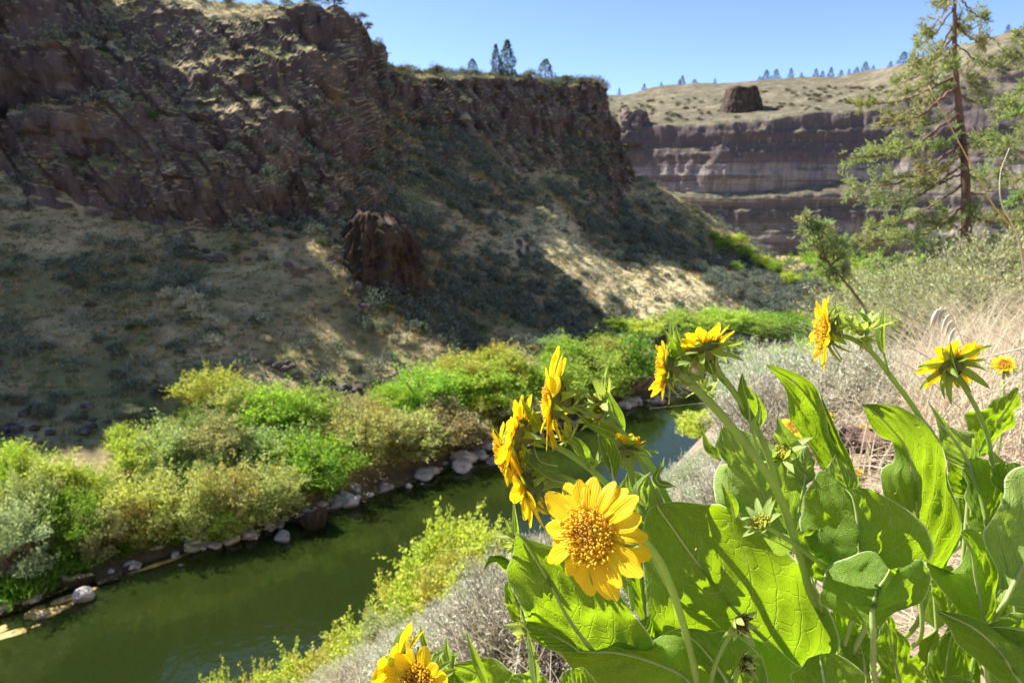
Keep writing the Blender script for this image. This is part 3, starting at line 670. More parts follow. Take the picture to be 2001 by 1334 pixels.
# the rest of the sage cover, too many to count
def bush_cover(name, pts, wid, leaves, mat, rng, leafsz, flat=0.55):
    n = len(pts); k = np.repeat(np.arange(n), leaves); d = rdirs(n * leaves, rng); d[:, 2] = np.abs(d[:, 2])
    r = 0.55 + 0.45 * rng.uniform(0, 1, n * leaves)
    pos = pts[k] + d * (wid[k] * 0.5 * r)[:, None] * np.array([1, 1, 2 * flat])
    D = unit(d + rng.normal(size=d.shape) * 0.6); W = unit(np.cross(D, rdirs(n * leaves, rng)))
    V, F = leaf_quads(pos, D, W, leafsz * rng.uniform(0.6, 1.4, n * leaves), leafsz * 0.5, 0.1)
    return mesh_np(name, V, F, False)
M_COV = mat_dry('sage_cover', (0.075, 0.10, 0.065), (0.27, 0.31, 0.235), 0.2)
pick = RNG.choice(len(wgt), 2500, replace=False, p=wgt)
tag(link('sage_cover', bush_cover('sage_cover', GF[pick], RNG.uniform(0.45, 1.0, 2500) ** 1.5 * 2.9, 170, M_COV, RNG, 0.27), M_COV), 'grey sagebrush cover spread over the whole left slope', 'sagebrush', kind='stuff')
# grass tufts: more than anyone could count
def tufts(points, blades, hgt, wid, rng, spread, lean=0.5):
    n = len(points); C = np.repeat(points, blades, 0) + np.concatenate([rng.normal(size=(n * blades, 2)) * spread, np.zeros((n * blades, 1))], 1)
    D = unit(np.concatenate([rng.normal(size=(n * blades, 2)) * lean, np.ones((n * blades, 1))], 1)); W = unit(np.cross(D, rdirs(n * blades, rng)))
    H = hgt * rng.uniform(0.5, 1.3, n * blades)
    a = C - W * wid / 2; b = C + W * wid / 2; c = C + D * H[:, None]
    return np.stack([a, b, c], 1).reshape(-1, 3), np.arange(n * blades * 3).reshape(-1, 3)
pick = RNG.choice(len(wgt), 15000, replace=True, p=wgt)
V, F = tufts(GF[pick] + RNG.normal(size=(15000, 3)) * np.array([0.12, 0.12, 0.0]), 7, 0.42, 0.10, RNG, 0.16)
tag(link('slope_grass', mesh_np('slope_grass', V, F, False), M_TUFT), 'dry tan bunchgrass covering the left canyon slope', 'grass', kind='stuff')
low = (cell * vis_m).ravel(); low /= low.sum(); pick = RNG.choice(len(low), 12000, p=low)
V, F = tufts(GF[pick], 9, 0.30, 0.13, RNG, 0.22, 0.9)
M_FORB = mat_dry('slope_forbs', (0.11, 0.145, 0.035), (0.24, 0.25, 0.10), 0.3)
tag(link('slope_forbs', mesh_np('slope_forbs', V, F, False), M_FORB), 'low dark green herbs scattered between the grass on the left slope', 'herbs', kind='stuff')

# ------------------------------------------------------------------ boulders
def boulder_mesh(name, seed, sub=3, rough=0.28):
    import bmesh
    bm = bmesh.new(); bmesh.ops.create_icosphere(bm, subdivisions=sub, radius=0.5)
    V = np.array([v.co[:] for v in bm.verts]); d = unit(V)
    f = 1 + rough * fbm(d[:, 0] * 1.6 + seed, d[:, 1] * 1.6, d[:, 2] * 1.6, 3, seed)
    rng = np.random.default_rng(seed)
    for _ in range(9):                       # flat cleaved faces
        nrm = rdirs(1, rng)[0]; lim = rng.uniform(0.30, 0.42); pr = (d * f[:, None] * 0.5) @ nrm
        f = np.where(pr > lim, f * lim / np.maximum(pr, 1e-6), f)
    V = d * 0.5 * f[:, None] * np.array([1.0, 0.8, 0.62])
    F = np.array([[v.index for v in fc.verts] for fc in bm.faces]); bm.free()
    return mesh_np(name, V, F, smooth=False)
BLD = [boulder_mesh('boulder', 400 + i) for i in range(6)]
def rock(name, me, mat, p, size, label, cat, group):
    o = bpy.data.objects.new(name, me); COL.objects.link(o)
    if len(me.materials) == 0: me.materials.append(mat)
    o.material_slots[0].link = 'OBJECT'; o.material_slots[0].material = mat
    o.location = p; o.scale = (size, size * random.uniform(0.8, 1.1), size * random.uniform(0.75, 1.0)); o.rotation_euler = (random.uniform(-.3, .3), random.uniform(-.3, .3), random.uniform(0, 6.28))
    return tag(o, label, cat, group)
bankline = [(60, 1182), (130, 1160), (250, 1112), (300, 1090), (372, 1075), (455, 1055), (540, 1022), (600, 1002), (650, 985), (700, 965), (750, 950), (800, 932), (850, 915), (905, 900), (950, 888), (1010, 862), (1080, 838), (1150, 815), (1225, 795), (1260, 785), (1310, 770), (1340, 762)]
bl = np.array(bankline, float)
nb = 0
for k in range(285):
    u = random.uniform(440, 1345) if k > 22 else random.uniform(0, 440)
    v = np.interp(u, bl[:, 0], bl[:, 1]) + random.gauss(0, 4)
    p = PZ(u, v, WATER + 0.05); p[:2] += NV * random.gauss(0.1, 0.65)
    s = min(1.9, random.lognormvariate(-0.62, 0.62))
    lab = 'pale grey boulder in the rock line along the far waterline' if u < 1100 else 'pale grey boulder on the far waterline downstream of the yellow flowers'
    rock('boulder', BLD[k % 6], M_BLD, p + np.array([0, 0, 0.1 * s]), s, lab, 'boulder', lab.replace('boulder', 'boulders'))
for (u, v, s, lab) in [(455, 1056, 1.1, 'large white boulder at the left end of the waterline rocks'), (552, 1052, 1.2, 'white boulder lying out in the water off the far bank'), (252, 1110, 0.75, 'small white boulder beside the golden shallows'), (905, 900, 2.3, 'largest grey boulder on the far bank left of the flowers'), (842, 925, 1.5, 'blocky grey boulder near the middle of the waterline rocks'), (690, 985, 1.5, 'broad pale boulder on the far bank below the green willow'), (1232, 790, 2.0, 'big pale boulder on the downstream point of the far bank'), (2500, 772, 2.2, 'wide pale boulder at the end of the far bank rocks')]:
    p = PZ(u, v, WATER + 0.1); rock('boulder', BLD[int(u) % 6], M_BLD, p + np.array([0, 0, 0.1 * s]), s, lab, 'boulder', 'standout boulders of the far bank')
for k in range(46):
    u = 672 + random.gauss(0, 18); v = 768 + random.gauss(0, 12); p, n = on_left(u, v)
    s = random.uniform(0.5, 1.2); rock('talus_rock', BLD[k % 6], M_DRK, p + n * 0.2 * s + np.array([0, 0, random.uniform(0, .5)]), s, 'dark basalt rock in the pile above the bank shrubs', 'rock', 'dark rocks of the talus pile')
for k in range(90):
    u, v = random.choice([(400, 480), (700, 570), (760, 590), (820, 575), (660, 520), (240, 415), (370, 470), (440, 490), (180, 800), (230, 830), (60, 830), (640, 720), (560, 700)]); u += random.gauss(0, 30); v += random.gauss(0, 12)
    p, n = on_left(u, v); s = random.uniform(0.4, 1.3)
    lab = 'grey rock fallen on the shaded grassy slope below the left cliff'
    rock('slope_rock', BLD[k % 6], M_DRK, p + n * 0.1 * s, s, lab, 'rock', 'rocks fallen on the left slope')

# ------------------------------------------------------------------ distant junipers on the rims and valley trees
def cone_tree_meshes(name, seed, leaves=1500, w=0.5, slim=1.0):
    rng = np.random.default_rng(seed); f = rng.uniform(0, 1, leaves) ** 1.3
    prof = w * 0.5 * (1 - f) ** 0.75 * (1 + 0.35 * vnoise(f * 9, seed, 0, seed)); th = rng.uniform(0, 2 * np.pi, leaves)
    r = prof * (0.35 + 0.65 * rng.uniform(0, 1, leaves) ** 0.5) * (1 + 0.45 * vnoise(np.cos(th) * 2, np.sin(th) * 2, f * 6, seed + 3))
    pos = np.stack([r * np.cos(th), r * np.sin(th), 0.06 + f * 0.92], 1)
    D = unit(np.stack([np.cos(th), np.sin(th), 0.5 + 0 * th], 1) + rng.normal(size=(leaves, 3)) * 0.5); W = unit(np.cross(D, rdirs(leaves, rng)))
    V, F = leaf_quads(pos, D, W, 0.055 * rng.uniform(0.6, 1.4, leaves), 0.022, 0.1)
    mb = MB(); mb.tube([[0, 0, -0.05], [0.01, 0, 0.3], [0, 0.01, 0.9]], [0.022, 0.016, 0.004], 6)
    return mesh_np(name + '_crown', V, F, False), mb.mesh(name + '_trunk')
CON = [cone_tree_meshes('rim_juniper', 500 + i, w=[0.42, 0.6, 0.75][i]) for i in range(3)]
def rimtree(p, h, w, kind, lab, grp, col=(0.06, 0.085, 0.04)):
    plant('rim_juniper', CON[kind], p, h, random.uniform(0, 6), [c * random.uniform(0.85, 1.2) for c in col], lab, 'tree', grp, (M_JUN, M_BARK), ('crown', 'trunk'), sxy=w)
def rim_top(u):
    """highest visible row of the left wall in this column"""
    m = (np.abs(GU - u) < 6) & (tt[None, :] > 0.86) & (tt[None, :] < 0.97)
    k = np.where(m.ravel())[0]; k = k[np.argmin(GVp.ravel()[k])]; return GF[k]
for (u, hpx, wpx, kind, lab) in [(648, 62, 40, 0, 'dark juniper on the highest rim corner of the left cliff'), (975, 58, 26, 0, 'slim left-hand juniper of the pair on the flat bluff rim'), (992, 66, 40, 0, 'taller right-hand juniper of the pair on the flat bluff rim'), (928, 30, 24, 1, 'small juniper left of the pair on the bluff rim'), (1072, 40, 34, 1, 'lone juniper right of the pair on the bluff rim')]:
    p = rim_top(u); sc = p[1] / FPX; rimtree(p - np.array([0, 0, .2]), hpx * sc, wpx * sc * 2.0, kind, lab, 'junipers on the left rim')
for (u, hpx) in [(700, 18), (722, 16), (735, 20), (790, 18), (812, 14), (845, 22), (858, 20), (905, 14), (1020, 14), (1040, 14), (1095, 15), (1110, 18), (1130, 12), (1160, 12), (455, 14), (520, 12), (560, 16), (590, 14), (610, 16), (400, 14)]:
    p = rim_top(u); sc = p[1] / FPX
    plant('rim_shrub', SAGE[u % 4], p - np.array([0, 0, 0.05]), hpx * sc * 1.5, u, (0.14, 0.15, 0.06), 'low shrub on the sunlit rim of the left cliff', 'shrub', 'low shrubs along the left rim', (M_SAGE, M_STEM), sxy=hpx * sc * 1.9)
def far_top(u, lo=0.70, hi=0.90):
    m = (np.abs(FGU - u) < 5); m[:, :int(FV * lo)] = False; m[:, int(FV * hi):] = False
    k = np.where(m.ravel())[0]; k = k[np.argmin(FGV.ravel()[k])]; return FG.reshape(-1, 3)[k]
for k, (u, hpx) in enumerate([(1208, 12), (1254, 13), (1288, 10), (1325, 14), (1334, 16), (1354, 12), (1400, 12), (1482, 12), (1493, 18), (1514, 22), (1543, 20), (1562, 10), (1591, 22), (1610, 12), (1624, 22), (1640, 12), (1655, 14), (1672, 13), (1686, 18), (1704, 12), (1735, 14), (1760, 22), (1776, 16), (1800, 12), (1925, 10), (1965, 14), (1990, 10)]):
    p = far_top(u); sc = p[1] / FPX
    rimtree(p - np.array([0, 0, .3]), hpx * sc * random.uniform(0.6, 1.15), hpx * sc * random.uniform(0.8, 1.5), 1 + k % 2, 'tiny dark juniper in the row along the far canyon skyline', 'junipers along the far skyline')
for k in range(180):
    u = random.uniform(1200, 1990); v = np.interp(u, [1200, 1800, 2000], [215, 170, 110]) + random.uniform(-25, 25); p = on_far(u, v); h = random.uniform(1.2, 2.6)
    plant('far_shrub', SAGE[k % 4], p - np.array([0, 0, .1]), h, k, (0.10, 0.105, 0.06), 'small dark shrub on the pale slope above the far cliffs', 'shrub', 'shrubs on the far upper slope', (M_SAGE, M_STEM), sxy=h * 1.3)
VT = [(1570, 575, 90, 75, 'deep'), (1610, 590, 90, 90, 'green'), (1660, 585, 100, 80, 'deep'), (1705, 590, 130, 80, 'green'), (1640, 610, 90, 90, 'olive'), (1760, 590, 120, 70, 'yg'), (1815, 590, 120, 75, 'green'), (1870, 600, 130, 80, 'deep'), (1930, 600, 120, 90, 'yg'), (1990, 600, 140, 100, 'green'), (1560, 620, 80, 70, 'green'), (1690, 625, 120, 70, 'yg'), (1590, 555, 70, 50, 'olive'), (1740, 560, 100, 45, 'deep')]
cnt = {}
for k, (u, v, w, h, c) in enumerate(sorted(VT)):
    Y = np.interp(v, [555, 625], [175, 125]); p = P(u, v, Y); p[2] = max(-20.2, min(p[2], -18.6)) ; sc = Y / FPX; cnt[c] = cnt.get(c, 0) + 1
    plant('valley_tree', WIL[k % 5], p, h * sc * 1.25, k, CLR[c], f"{CW[c].replace('willow shrub', 'tree').replace('bank shrub', 'tree')}, {ORD[cnt[c] - 1]} of its colour from the left on the far valley floor", 'tree', 'trees on the valley floor', (M_FOL, M_STEM), ('crown', 'trunk'), sxy=w * sc * 1.2)
# fresh green shrubs on the spur crest
for k, (u, v, w) in enumerate([(1422, 478, 40), (1448, 470, 35), (1462, 492, 36), (1490, 512, 40), (1515, 522, 40), (1400, 455, 24), (1440, 520, 30), (1540, 545, 40)]):
    p, n = on_left(u, v); sc = np.hypot(p[1], p[2]) / FPX
    plant('spur_shrub', WIL[k % 5], p, w * sc * 0.9, k, CLR['yg' if k % 2 else 'green'], 'bright green shrub on the sunlit crest of the descending spur', 'shrub', 'green shrubs on the spur crest', (M_FOL, M_STEM), sxy=w * sc * 1.2)
# bright sedge clumps along the water's edge
def sedge_mesh(seed):
    rng = np.random.default_rng(seed); n = 420; C = np.concatenate([rng.normal(size=(n, 2)) * 0.28, np.zeros((n, 1))], 1)
    D = unit(C * np.array([1.2, 1.2, 0]) + np.array([0, 0, 0.8]) + rng.normal(size=(n, 3)) * 0.25); W = unit(np.cross(D, rdirs(n, rng)))
    V, F = leaf_quads(C, D, W, 0.75 * rng.uniform(0.5, 1.2, n), 0.05, 0.12); return mesh_np('sedge', V, F, False)
SED = [sedge_mesh(700 + i) for i in range(3)]
for k, (u, v, s) in enumerate([(10, 1185, 1.3), (45, 1170, 1.4), (80, 1158, 1.3), (110, 1145, 1.1), (20, 1165, 1.2), (250, 1095, 1.1), (275, 1086, 1.1), (300, 1078, 1.2), (330, 1072, 1.1), (360, 1062, 1.1), (395, 1052, 1.0), (165, 1130, 1.0), (140, 1120, 1.0), (410, 1040, 0.9), (510, 1020, 0.9), (60, 1185, 1.0)]):
    p = PZ(u, v, WATER + 0.1); p[:2] += NV * 0.9; p[2] += 0.25
    o = link('sedge_clump', SED[k % 3], M_GRN); o.location = p; o.scale = (s * 1.3, s * 1.3, s); o.rotation_euler.z = k
    lab = 'vivid green sedge clump at the waterline beside the golden shallows' if u < 230 else 'vivid green sedge clump at the foot of the olive willows'
    tag(o, lab, 'sedge', lab.replace('clump', 'clumps'))
# ------------------------------------------------------------------ near slope vegetation
def gz(x, y): return float(near_z(np.array([x]), np.array([y]))[0])
def near_at(u, v, Y):
    p = P(u, v, Y); p[2] = gz(p[0], p[1]); return p
def sage_near(seed, twigs=230, leaves=9000):
    """open grey sagebrush: woody twigs carrying narrow silvery leaves"""
    rng = np.random.default_rng(seed); tw, tips = MB(), []
    for i in range(twigs):
        th = rng.uniform(0, 2 * np.pi); el = rng.uniform(0.15, 1.45); L = 0.62 * rng.uniform(0.55, 1.05)
        d = np.array([np.cos(th) * np.cos(el), np.sin(th) * np.cos(el), np.sin(el)])
        b = np.array([rng.normal() * .05, rng.normal() * .05, 0]); m = b + d * L * 0.5 + rng.normal(size=3) * 0.06; e = b + d * L + np.array([0, 0, 0.08]) + rng.normal(size=3) * .05
        c = catmull([b, m, e], 6); tw.tube(c, np.linspace(0.0075, 0.0018, 6), 3, cap=False); tips.append(c)
    tips = np.array(tips); k = rng.integers(0, twigs, leaves); f = 0.35 + 0.65 * rng.uniform(0, 1, leaves) ** 0.7
    j = np.clip((f * 5).astype(int), 0, 4); t = (f * 5 - j)[:, None]
    pos = tips[k, j] * (1 - t) + tips[k, j + 1] * t + rng.normal(size=(leaves, 3)) * 0.018
    D = unit(unit(tips[k, 5] - tips[k, 0]) + rng.normal(size=(leaves, 3)) * 0.55); W = unit(np.cross(D, rdirs(leaves, rng)))
    V, F = leaf_quads(pos, D, W, 0.042 * rng.uniform(0.6, 1.4, leaves), 0.010, 0.1)
    return mesh_np('near_sage_crown', V, F, False), tw.mesh('near_sage_twigs')
NSG = [sage_near(900 + i) for i in range(3)]
M_SAGEN = mat_foliage('silver_sage_leaves', 0.25, 0.8, 0.25)
SC_N = [(0.52, 0.61, 0.42), (0.64, 0.64, 0.54), (0.46, 0.43, 0.35)]; SN_N = ['silvery green', 'pale silver-grey', 'bare grey-brown']
LIM = np.array([(-200, 1480), (400, 1420), (690, 1265), (800, 1210), (900, 1120), (1000, 1070), (1200, 1000), (1290, 935), (1385, 895), (1405, 690), (1560, 665), (1650, 650), (1760, 640), (2001, 600)], float)
def top_ok(p, w, h):
    for dxx in (-0.45, 0, 0.45):
        u, v, d = proj(p + np.array([dxx * w, 0, h * (0.95 if dxx == 0 else 0.75)]))
        if v < np.interp(u, LIM[:, 0], LIM[:, 1]): return False
    return True
r4 = random.Random(44); NS = []
def candidates(n, ulo, uhi, f):
    uu = np.array([r4.uniform(ulo, uhi) for _ in range(n)]); YY = np.array([f() for _ in range(n)]); d = np.array([P(q, 1000, 1.0)[0] for q in uu])
    return zip(uu, YY, np.stack([d * YY, YY, near_z(d * YY, YY)], 1))
for u, Y, p in candidates(5000, 560, 1900, lambda: r4.uniform(2.8, 22) if r4.random() < .5 else r4.uniform(3.2, 12)):
    a_c, s_c = AS(p[0], p[1])
    if s_c > 21 or np.hypot(p[0], p[1]) < 2.6: continue
    w = r4.uniform(1.0, 2.0) * (0.45 + 0.055 * min(Y, 10)); h = w * 0.66
    if u > 1620 and Y < 5: continue
    if not top_ok(p, w, h) or proj(p + np.array([0, 0, h]))[1] > 1400: continue
    if any((p[0] - q[0]) ** 2 + (p[1] - q[1]) ** 2 < (0.36 * (w + ww)) ** 2 for q, ww, _ in NS): continue
    NS.append((p, w, r4.choice([0, 0, 0, 1, 2])))
    if len(NS) >= 110: break
small = 0
for u, Y, p in candidates(4000, 700, 1660, lambda: r4.uniform(1.5, 9)):   # low young sage nearer the camera
    if np.hypot(p[0], p[1]) < 1.5: continue
    w = r4.uniform(0.35, 0.8) * (0.6 + 0.06 * Y); h = w * 0.66
    if not top_ok(p, w, h) or proj(p + np.array([0, 0, h]))[1] > 1380: continue
    if any((p[0] - q[0]) ** 2 + (p[1] - q[1]) ** 2 < (0.32 * (w + ww)) ** 2 for q, ww, _ in NS): continue
    NS.append((p, w, r4.choice([0, 0, 1, 2]))); small += 1
    if small >= 130: break
def near_hit(u, v):
    Y = np.linspace(0.8, 40, 1600); d = P(u, v, 1.0)
    k = np.argmax(Y * d[2] < near_z(Y * d[0], Y)); return np.array([Y[k] * d[0], Y[k], gz(Y[k] * d[0], Y[k])])
for (u, v, w, c) in [(1300, 985, .42, 0), (1345, 1000, .40, 1), (1385, 985, .42, 0), (1425, 960, .40, 1), (1360, 950, .5, 0), (1410, 920, .5, 1), (1450, 900, .55, 1), (1480, 870, .6, 2), (1500, 830, .6, 1), (1530, 880, .5, 2), (1560, 850, .55, 1), (1600, 820, .6, 0), (1650, 800, .55, 1), (1690, 790, .6, 0), (1640, 860, .4, 2), (1730, 800, .5, 0), (1560, 930, .4, 2), (1590, 900, .4, 2), (1330, 945, .5, 0), (1310, 960, .5, 1), (1350, 930, .5, 1), (1375, 915, .5, 0), (1290, 965, .45, 1), (1440, 1000, .35, 2), (1210, 1080, .4, 0), (1180, 1200, .4, 2), (960, 1330, .45, 1), (690, 1325, .6, 0), (730, 1305, .6, 1), (770, 1290, .6, 0), (810, 1275, .6, 2), (850, 1290, .6, 0), (740, 1334, .6, 1), (800, 1320, .6, 0), (690, 1345, .6, 2), (1000, 1300, .5, 2), (1060, 1290, .45, 2), (1080, 1330, .4, 2), (900, 1320, .5, 1), (1020, 1250, .5, 0)]:
    w *= 1.35; p = near_hit(u, v)
    while w > 0.2 and not top_ok(p, w, w * 0.72): w *= 0.85
    NS.append((p, w, c))
NS = [q for q in NS if not (1540 < proj(q[0])[0] < 1830 and q[0][1] < 3.1)]
cnt = {}
for k, (p, w, c) in enumerate(sorted(NS, key=lambda q: proj(q[0])[0])):
    side = 'on the near slope below the big daisy' if proj(p)[0] < 1260 else 'on the near slope behind the right-hand flowers'
    lab = f'{SN_N[c]} sagebrush {side}'
    plant('near_sagebrush', NSG[k % 3], p - np.array([0, 0, .04]), w * r4.uniform(0.85, 1.1), k * 2.1, SC_N[c], lab, 'sagebrush', lab.replace('sagebrush', 'sagebrush bushes'), (M_SAGEN, M_TWIG), ('crown', 'twigs'), sxy=w)
# bright currant bushes between the sage and the water
CUR = [shrub_meshes('currant', 930 + i, 40, 8000, 1.0, 1.0, 0.034, 0.75, 14, 0.2, twig=80, rs=0.62, shoots=60) for i in range(3)]
NC = [(880, 985, 15, 2.5, 'yg', 'tall bright yellow-green currant bush standing against the dark water'), (962, 1012, 14, 2.0, 'yg', 'low yellow-green currant bush right of the tall one by the water'), (842, 1070, 15, 2.6, 'yg', 'mossy yellow-green bush below the tall currant by the water'), (905, 1060, 13, 2.2, 'olive2', 'yellow-green bush behind the silvery sage below the daisies'),
      (785, 1125, 16, 2.4, 'olive2', 'yellow-green bush at the near water edge below the tall currant'), (722, 1190, 17, 2.5, 'yg', 'yellow-green bush between the near bank and the silvery sage'), (650, 1238, 18, 2.5, 'olive2', 'yellow-green bush on the near bank left of the lowest daisies'), (570, 1278, 19, 2.6, 'yg', 'soft yellow-green bush hanging over the near water edge'), (490, 1300, 20, 2.2, 'olive2', 'low yellow-green bush at the bottom edge of the near bank'), (420, 1302, 21, 1.5, 'yg', 'leftmost yellow-green sprays on the near bank at the bottom edge'), (935, 1100, 11, 1.7, 'yg', 'yellow-green sprig among the silvery sage left of the big daisy'), (760, 1185, 13, 1.8, 'gg', 'grey-green bush among the near bank yellow-green bushes')]
CLR['olive2'] = (0.45, 0.47, 0.09)
for k, (u, v, Y, w, c, lab) in enumerate(NC):
    pb = near_at(u, v, Y); h = max(0.8, P(u, v, Y)[2] - pb[2]) * 1.12
    plant('currant_bush', CUR[k % 3], pb - np.array([0, 0, .1]), h, k * 1.7, CLR[c], lab, 'bush', 'yellow-green bushes on the near bank', (M_FOL, M_TWIG), sxy=w)
for k in range(46):                              # fresh herbs low between the sage
    u = random.uniform(1380, 1800); v = random.uniform(650, 900); Y = random.uniform(5, 14)
    pp = near_at(u, v, Y); s = random.uniform(0.35, 0.8)
    plant('green_forb', CUR[k % 3], pp - np.array([0, 0, .03]), s * 0.6, k, CLR['yg' if k % 3 else 'green'], 'small fresh green herb between the sagebrush of the near slope', 'herb', 'green herbs on the near slope', (M_FOL, M_TWIG), sxy=s)

# ------------------------------------------------------------------ dry grass of the near slope (uncountable), and single stalks
def blades(roots, heights, lean, width, rng, seg=5, curl=0.6):
    mbV, mbF, off = [], [], 0
    n = len(roots); d = unit(np.concatenate([rng.normal(size=(n, 2)), np.zeros((n, 1))], 1)); w = np.cross(d, [0, 0, 1.0])
    t = np.linspace(0, 1, seg)
    ln = lean * rng.uniform(0.2, 1.6, n)
    cx = heights[:, None] * (ln[:, None] * t ** 1.6 + curl * ln[:, None] * t ** 3); cz = heights[:, None] * (t - 0.35 * np.minimum(ln, 1.6)[:, None] * t ** 2.4)
    C = roots[:, None, :] + d[:, None, :] * cx[..., None] + np.array([0, 0, 1.0]) * cz[..., None]
    hw = width * (1 - 0.85 * t)[None, :, None] * 0.5
    V = np.stack([C - w[:, None, :] * hw, C + w[:, None, :] * hw], 2).reshape(-1, 3)
    b = (np.arange(n) * seg * 2)[:, None] + (np.arange(seg - 1) * 2)[None, :]
    F = np.stack([b, b + 1, b + 3, b + 2], -1).reshape(-1, 4)
    return V, F
rng = np.random.default_rng(77); roots = []
for _ in range(420):                             # bunches on the right-hand slope
    Y = rng.uniform(1.5, 7.5) if rng.uniform() < 0.8 else rng.uniform(7, 13); u = rng.uniform(1810, 2350) if Y < 4.5 else rng.uniform(1840, 2350); x = Y * (u - CX) / FPX
    m = rng.integers(16, 34); xy = np.array([x, Y]) + rng.normal(size=(m, 2)) * 0.05 * (1 + 0.1 * Y)
    roots.append(np.concatenate([xy, near_z(xy[:, 0], xy[:, 1])[:, None]], 1))
tall = sum(len(q) for q in roots)
for _ in range(260):                             # short cured bunches on the crest left of the plants
    Y = rng.uniform(1.1, 7); u = rng.uniform(500, 1750); x = Y * (u - CX) / FPX; p_ = np.array([x, Y, gz(x, Y)])
    if np.hypot(x, Y) < 1.0 or not top_ok(p_, 0.15, 0.24): continue
    m = rng.integers(14, 26); xy = np.array([x, Y]) + rng.normal(size=(m, 2)) * 0.04
    roots.append(np.concatenate([xy, near_z(xy[:, 0], xy[:, 1])[:, None]], 1))
roots = np.concatenate(roots)
V, F = blades(roots, np.where(np.arange(len(roots)) < tall, rng.uniform(0.18, 0.52, len(roots)), rng.uniform(0.08, 0.2, len(roots))), 0.75, 0.0035, rng, 6)
tag(link('dry_grass', mesh_np('dry_grass', V, F), M_STRAW), 'bleached dry bunchgrass covering the slope at right', 'grass', kind='stuff')
# fallen straw lying on the soil
n = 5200; Y = rng.uniform(0.9, 5, n); x = Y * rng.uniform(0.42, 1.2, n); z = near_z(x, Y) + rng.uniform(0.005, 0.10, n)
C = np.stack([x, Y, z], 1); D = unit(np.concatenate([rng.normal(size=(n, 2)), rng.normal(size=(n, 1)) * 0.25], 1)); W = unit(np.cross(D, rdirs(n, rng)))
V, F = leaf_quads(C, D, W, rng.uniform(0.08, 0.3, n), 0.003, 0.05)
tag(link('fallen_straw', mesh_np('fallen_straw', V, F), M_STRAW), 'tangle of fallen bleached straw on the soil at right', 'straw', kind='stuff')
M_STALK = mat_dry('grass_stalk', (0.52, 0.40, 0.13), (0.62, 0.50, 0.20)); M_PALE = mat_dry('pale_stalk', (0.62, 0.55, 0.42), (0.75, 0.68, 0.56))
def stalk(pts, r, mat, lab, heads=None):
    q = catmull(np.array([P(*p) for p in pts]), 28); mb = MB(); mb.tube(q, np.linspace(r, r * 0.45, 28), 5)
    root = empty('grass_stalk', q[0]); o = link('stem', mb.mesh('grass_stem'), mat, root); o.location = -Vector(q[0])
    if heads:
        hb = np.random.default_rng(int(abs(q[0][0]) * 1e4)); 
        for (u, v, Y) in heads:
            m2 = MB(); p0 = P(u, v, Y); L = 0.03
            c = [p0, p0 + np.array([-.006, 0, .002]), p0 + np.array([-.012, 0, -L * .5]), p0 + np.array([-.014, 0, -L])]
            m2.tube(catmull(c, 8), np.array([.0006, .0009, .0016, .0026, .003, .0026, .0015, .0004]), 5)
            s = link('spikelet', m2.mesh('spikelet'), M_PALE, root); s.location = -Vector(q[0])
    return tag(root, lab, 'grass stalk', 'single dry grass stalks at right')
stalk([(2020, 760, 1.5), (2000, 500, 1.4), (1940, 400, 1.35), (1880, 290, 1.3), (1815, 168, 1.3)], 0.0022, M_STALK, 'long golden grass stalk crossing in front of the juniper trunk')
stalk([(2010, 600, 1.3), (1990, 470, 1.25), (1958, 400, 1.2), (1955, 340, 1.2), (1972, 290, 1.2)], 0.0016, M_PALE, 'short pale grass stalk curling up at the right edge')
stalk([(2030, 470, 1.6), (1985, 360, 1.6), (1900, 250, 1.6)], 0.0014, M_STALK, 'thin golden stalk leaning left near the upper right edge')
stalk([(2060, 560, 2.0), (1950, 545, 1.9), (1840, 530, 1.9), (1790, 522, 1.9)], 0.0018, M_STALK, 'golden stalk lying level across the foot of the juniper')
stalk([(2040, 560, 1.8), (1960, 520, 1.8), (1880, 470, 1.8)], 0.0016, M_PALE, 'pale straight stalk slanting across the juniper base')
stalk([(1870, 740, 1.4), (1800, 690, 1.35), (1740, 665, 1.3), (1650, 640, 1.3)], 0.0015, M_PALE, 'arched pale stalk passing behind the upper right daisy')
stalk([(1880, 800, 1.3), (1800, 730, 1.3), (1720, 695, 1.25), (1630, 680, 1.25)], 0.0013, M_PALE, 'lower arched pale stalk passing behind the upper right daisy')
stalk([(2040, 670, 1.1), (1960, 690, 1.1), (1915, 700, 1.1)], 0.0018, M_PALE, 'stiff pale stalk pointing at the right-hand daisy from the edge')
stalk([(1905, 800, 1.2), (1890, 700, 1.2), (1870, 640, 1.2), (1850, 605, 1.2), (1835, 612, 1.2)], 0.0011, M_PALE, 'fine stalk with drooping white spikelets left of the juniper foot', [(1838, 608, 1.2), (1845, 604, 1.2), (1852, 606, 1.2), (1860, 618, 1.2), (1866, 630, 1.2), (1872, 645, 1.2)])
for k in range(16):
    u = random.uniform(1830, 2000); v = random.uniform(640, 900); L = random.uniform(80, 200); a = random.uniform(-0.5, 0.5); Y = random.uniform(1.0, 1.9)
    stalk([(u + L * math.cos(a), v + L * math.sin(a) * .6 + 30, Y), (u + L * .5, v + L * .2 * math.sin(a), Y), (u, v + random.uniform(-20, 60), Y)], 0.0012, M_PALE, 'bleached grass stalk in the tangle beside the right-hand daisy')

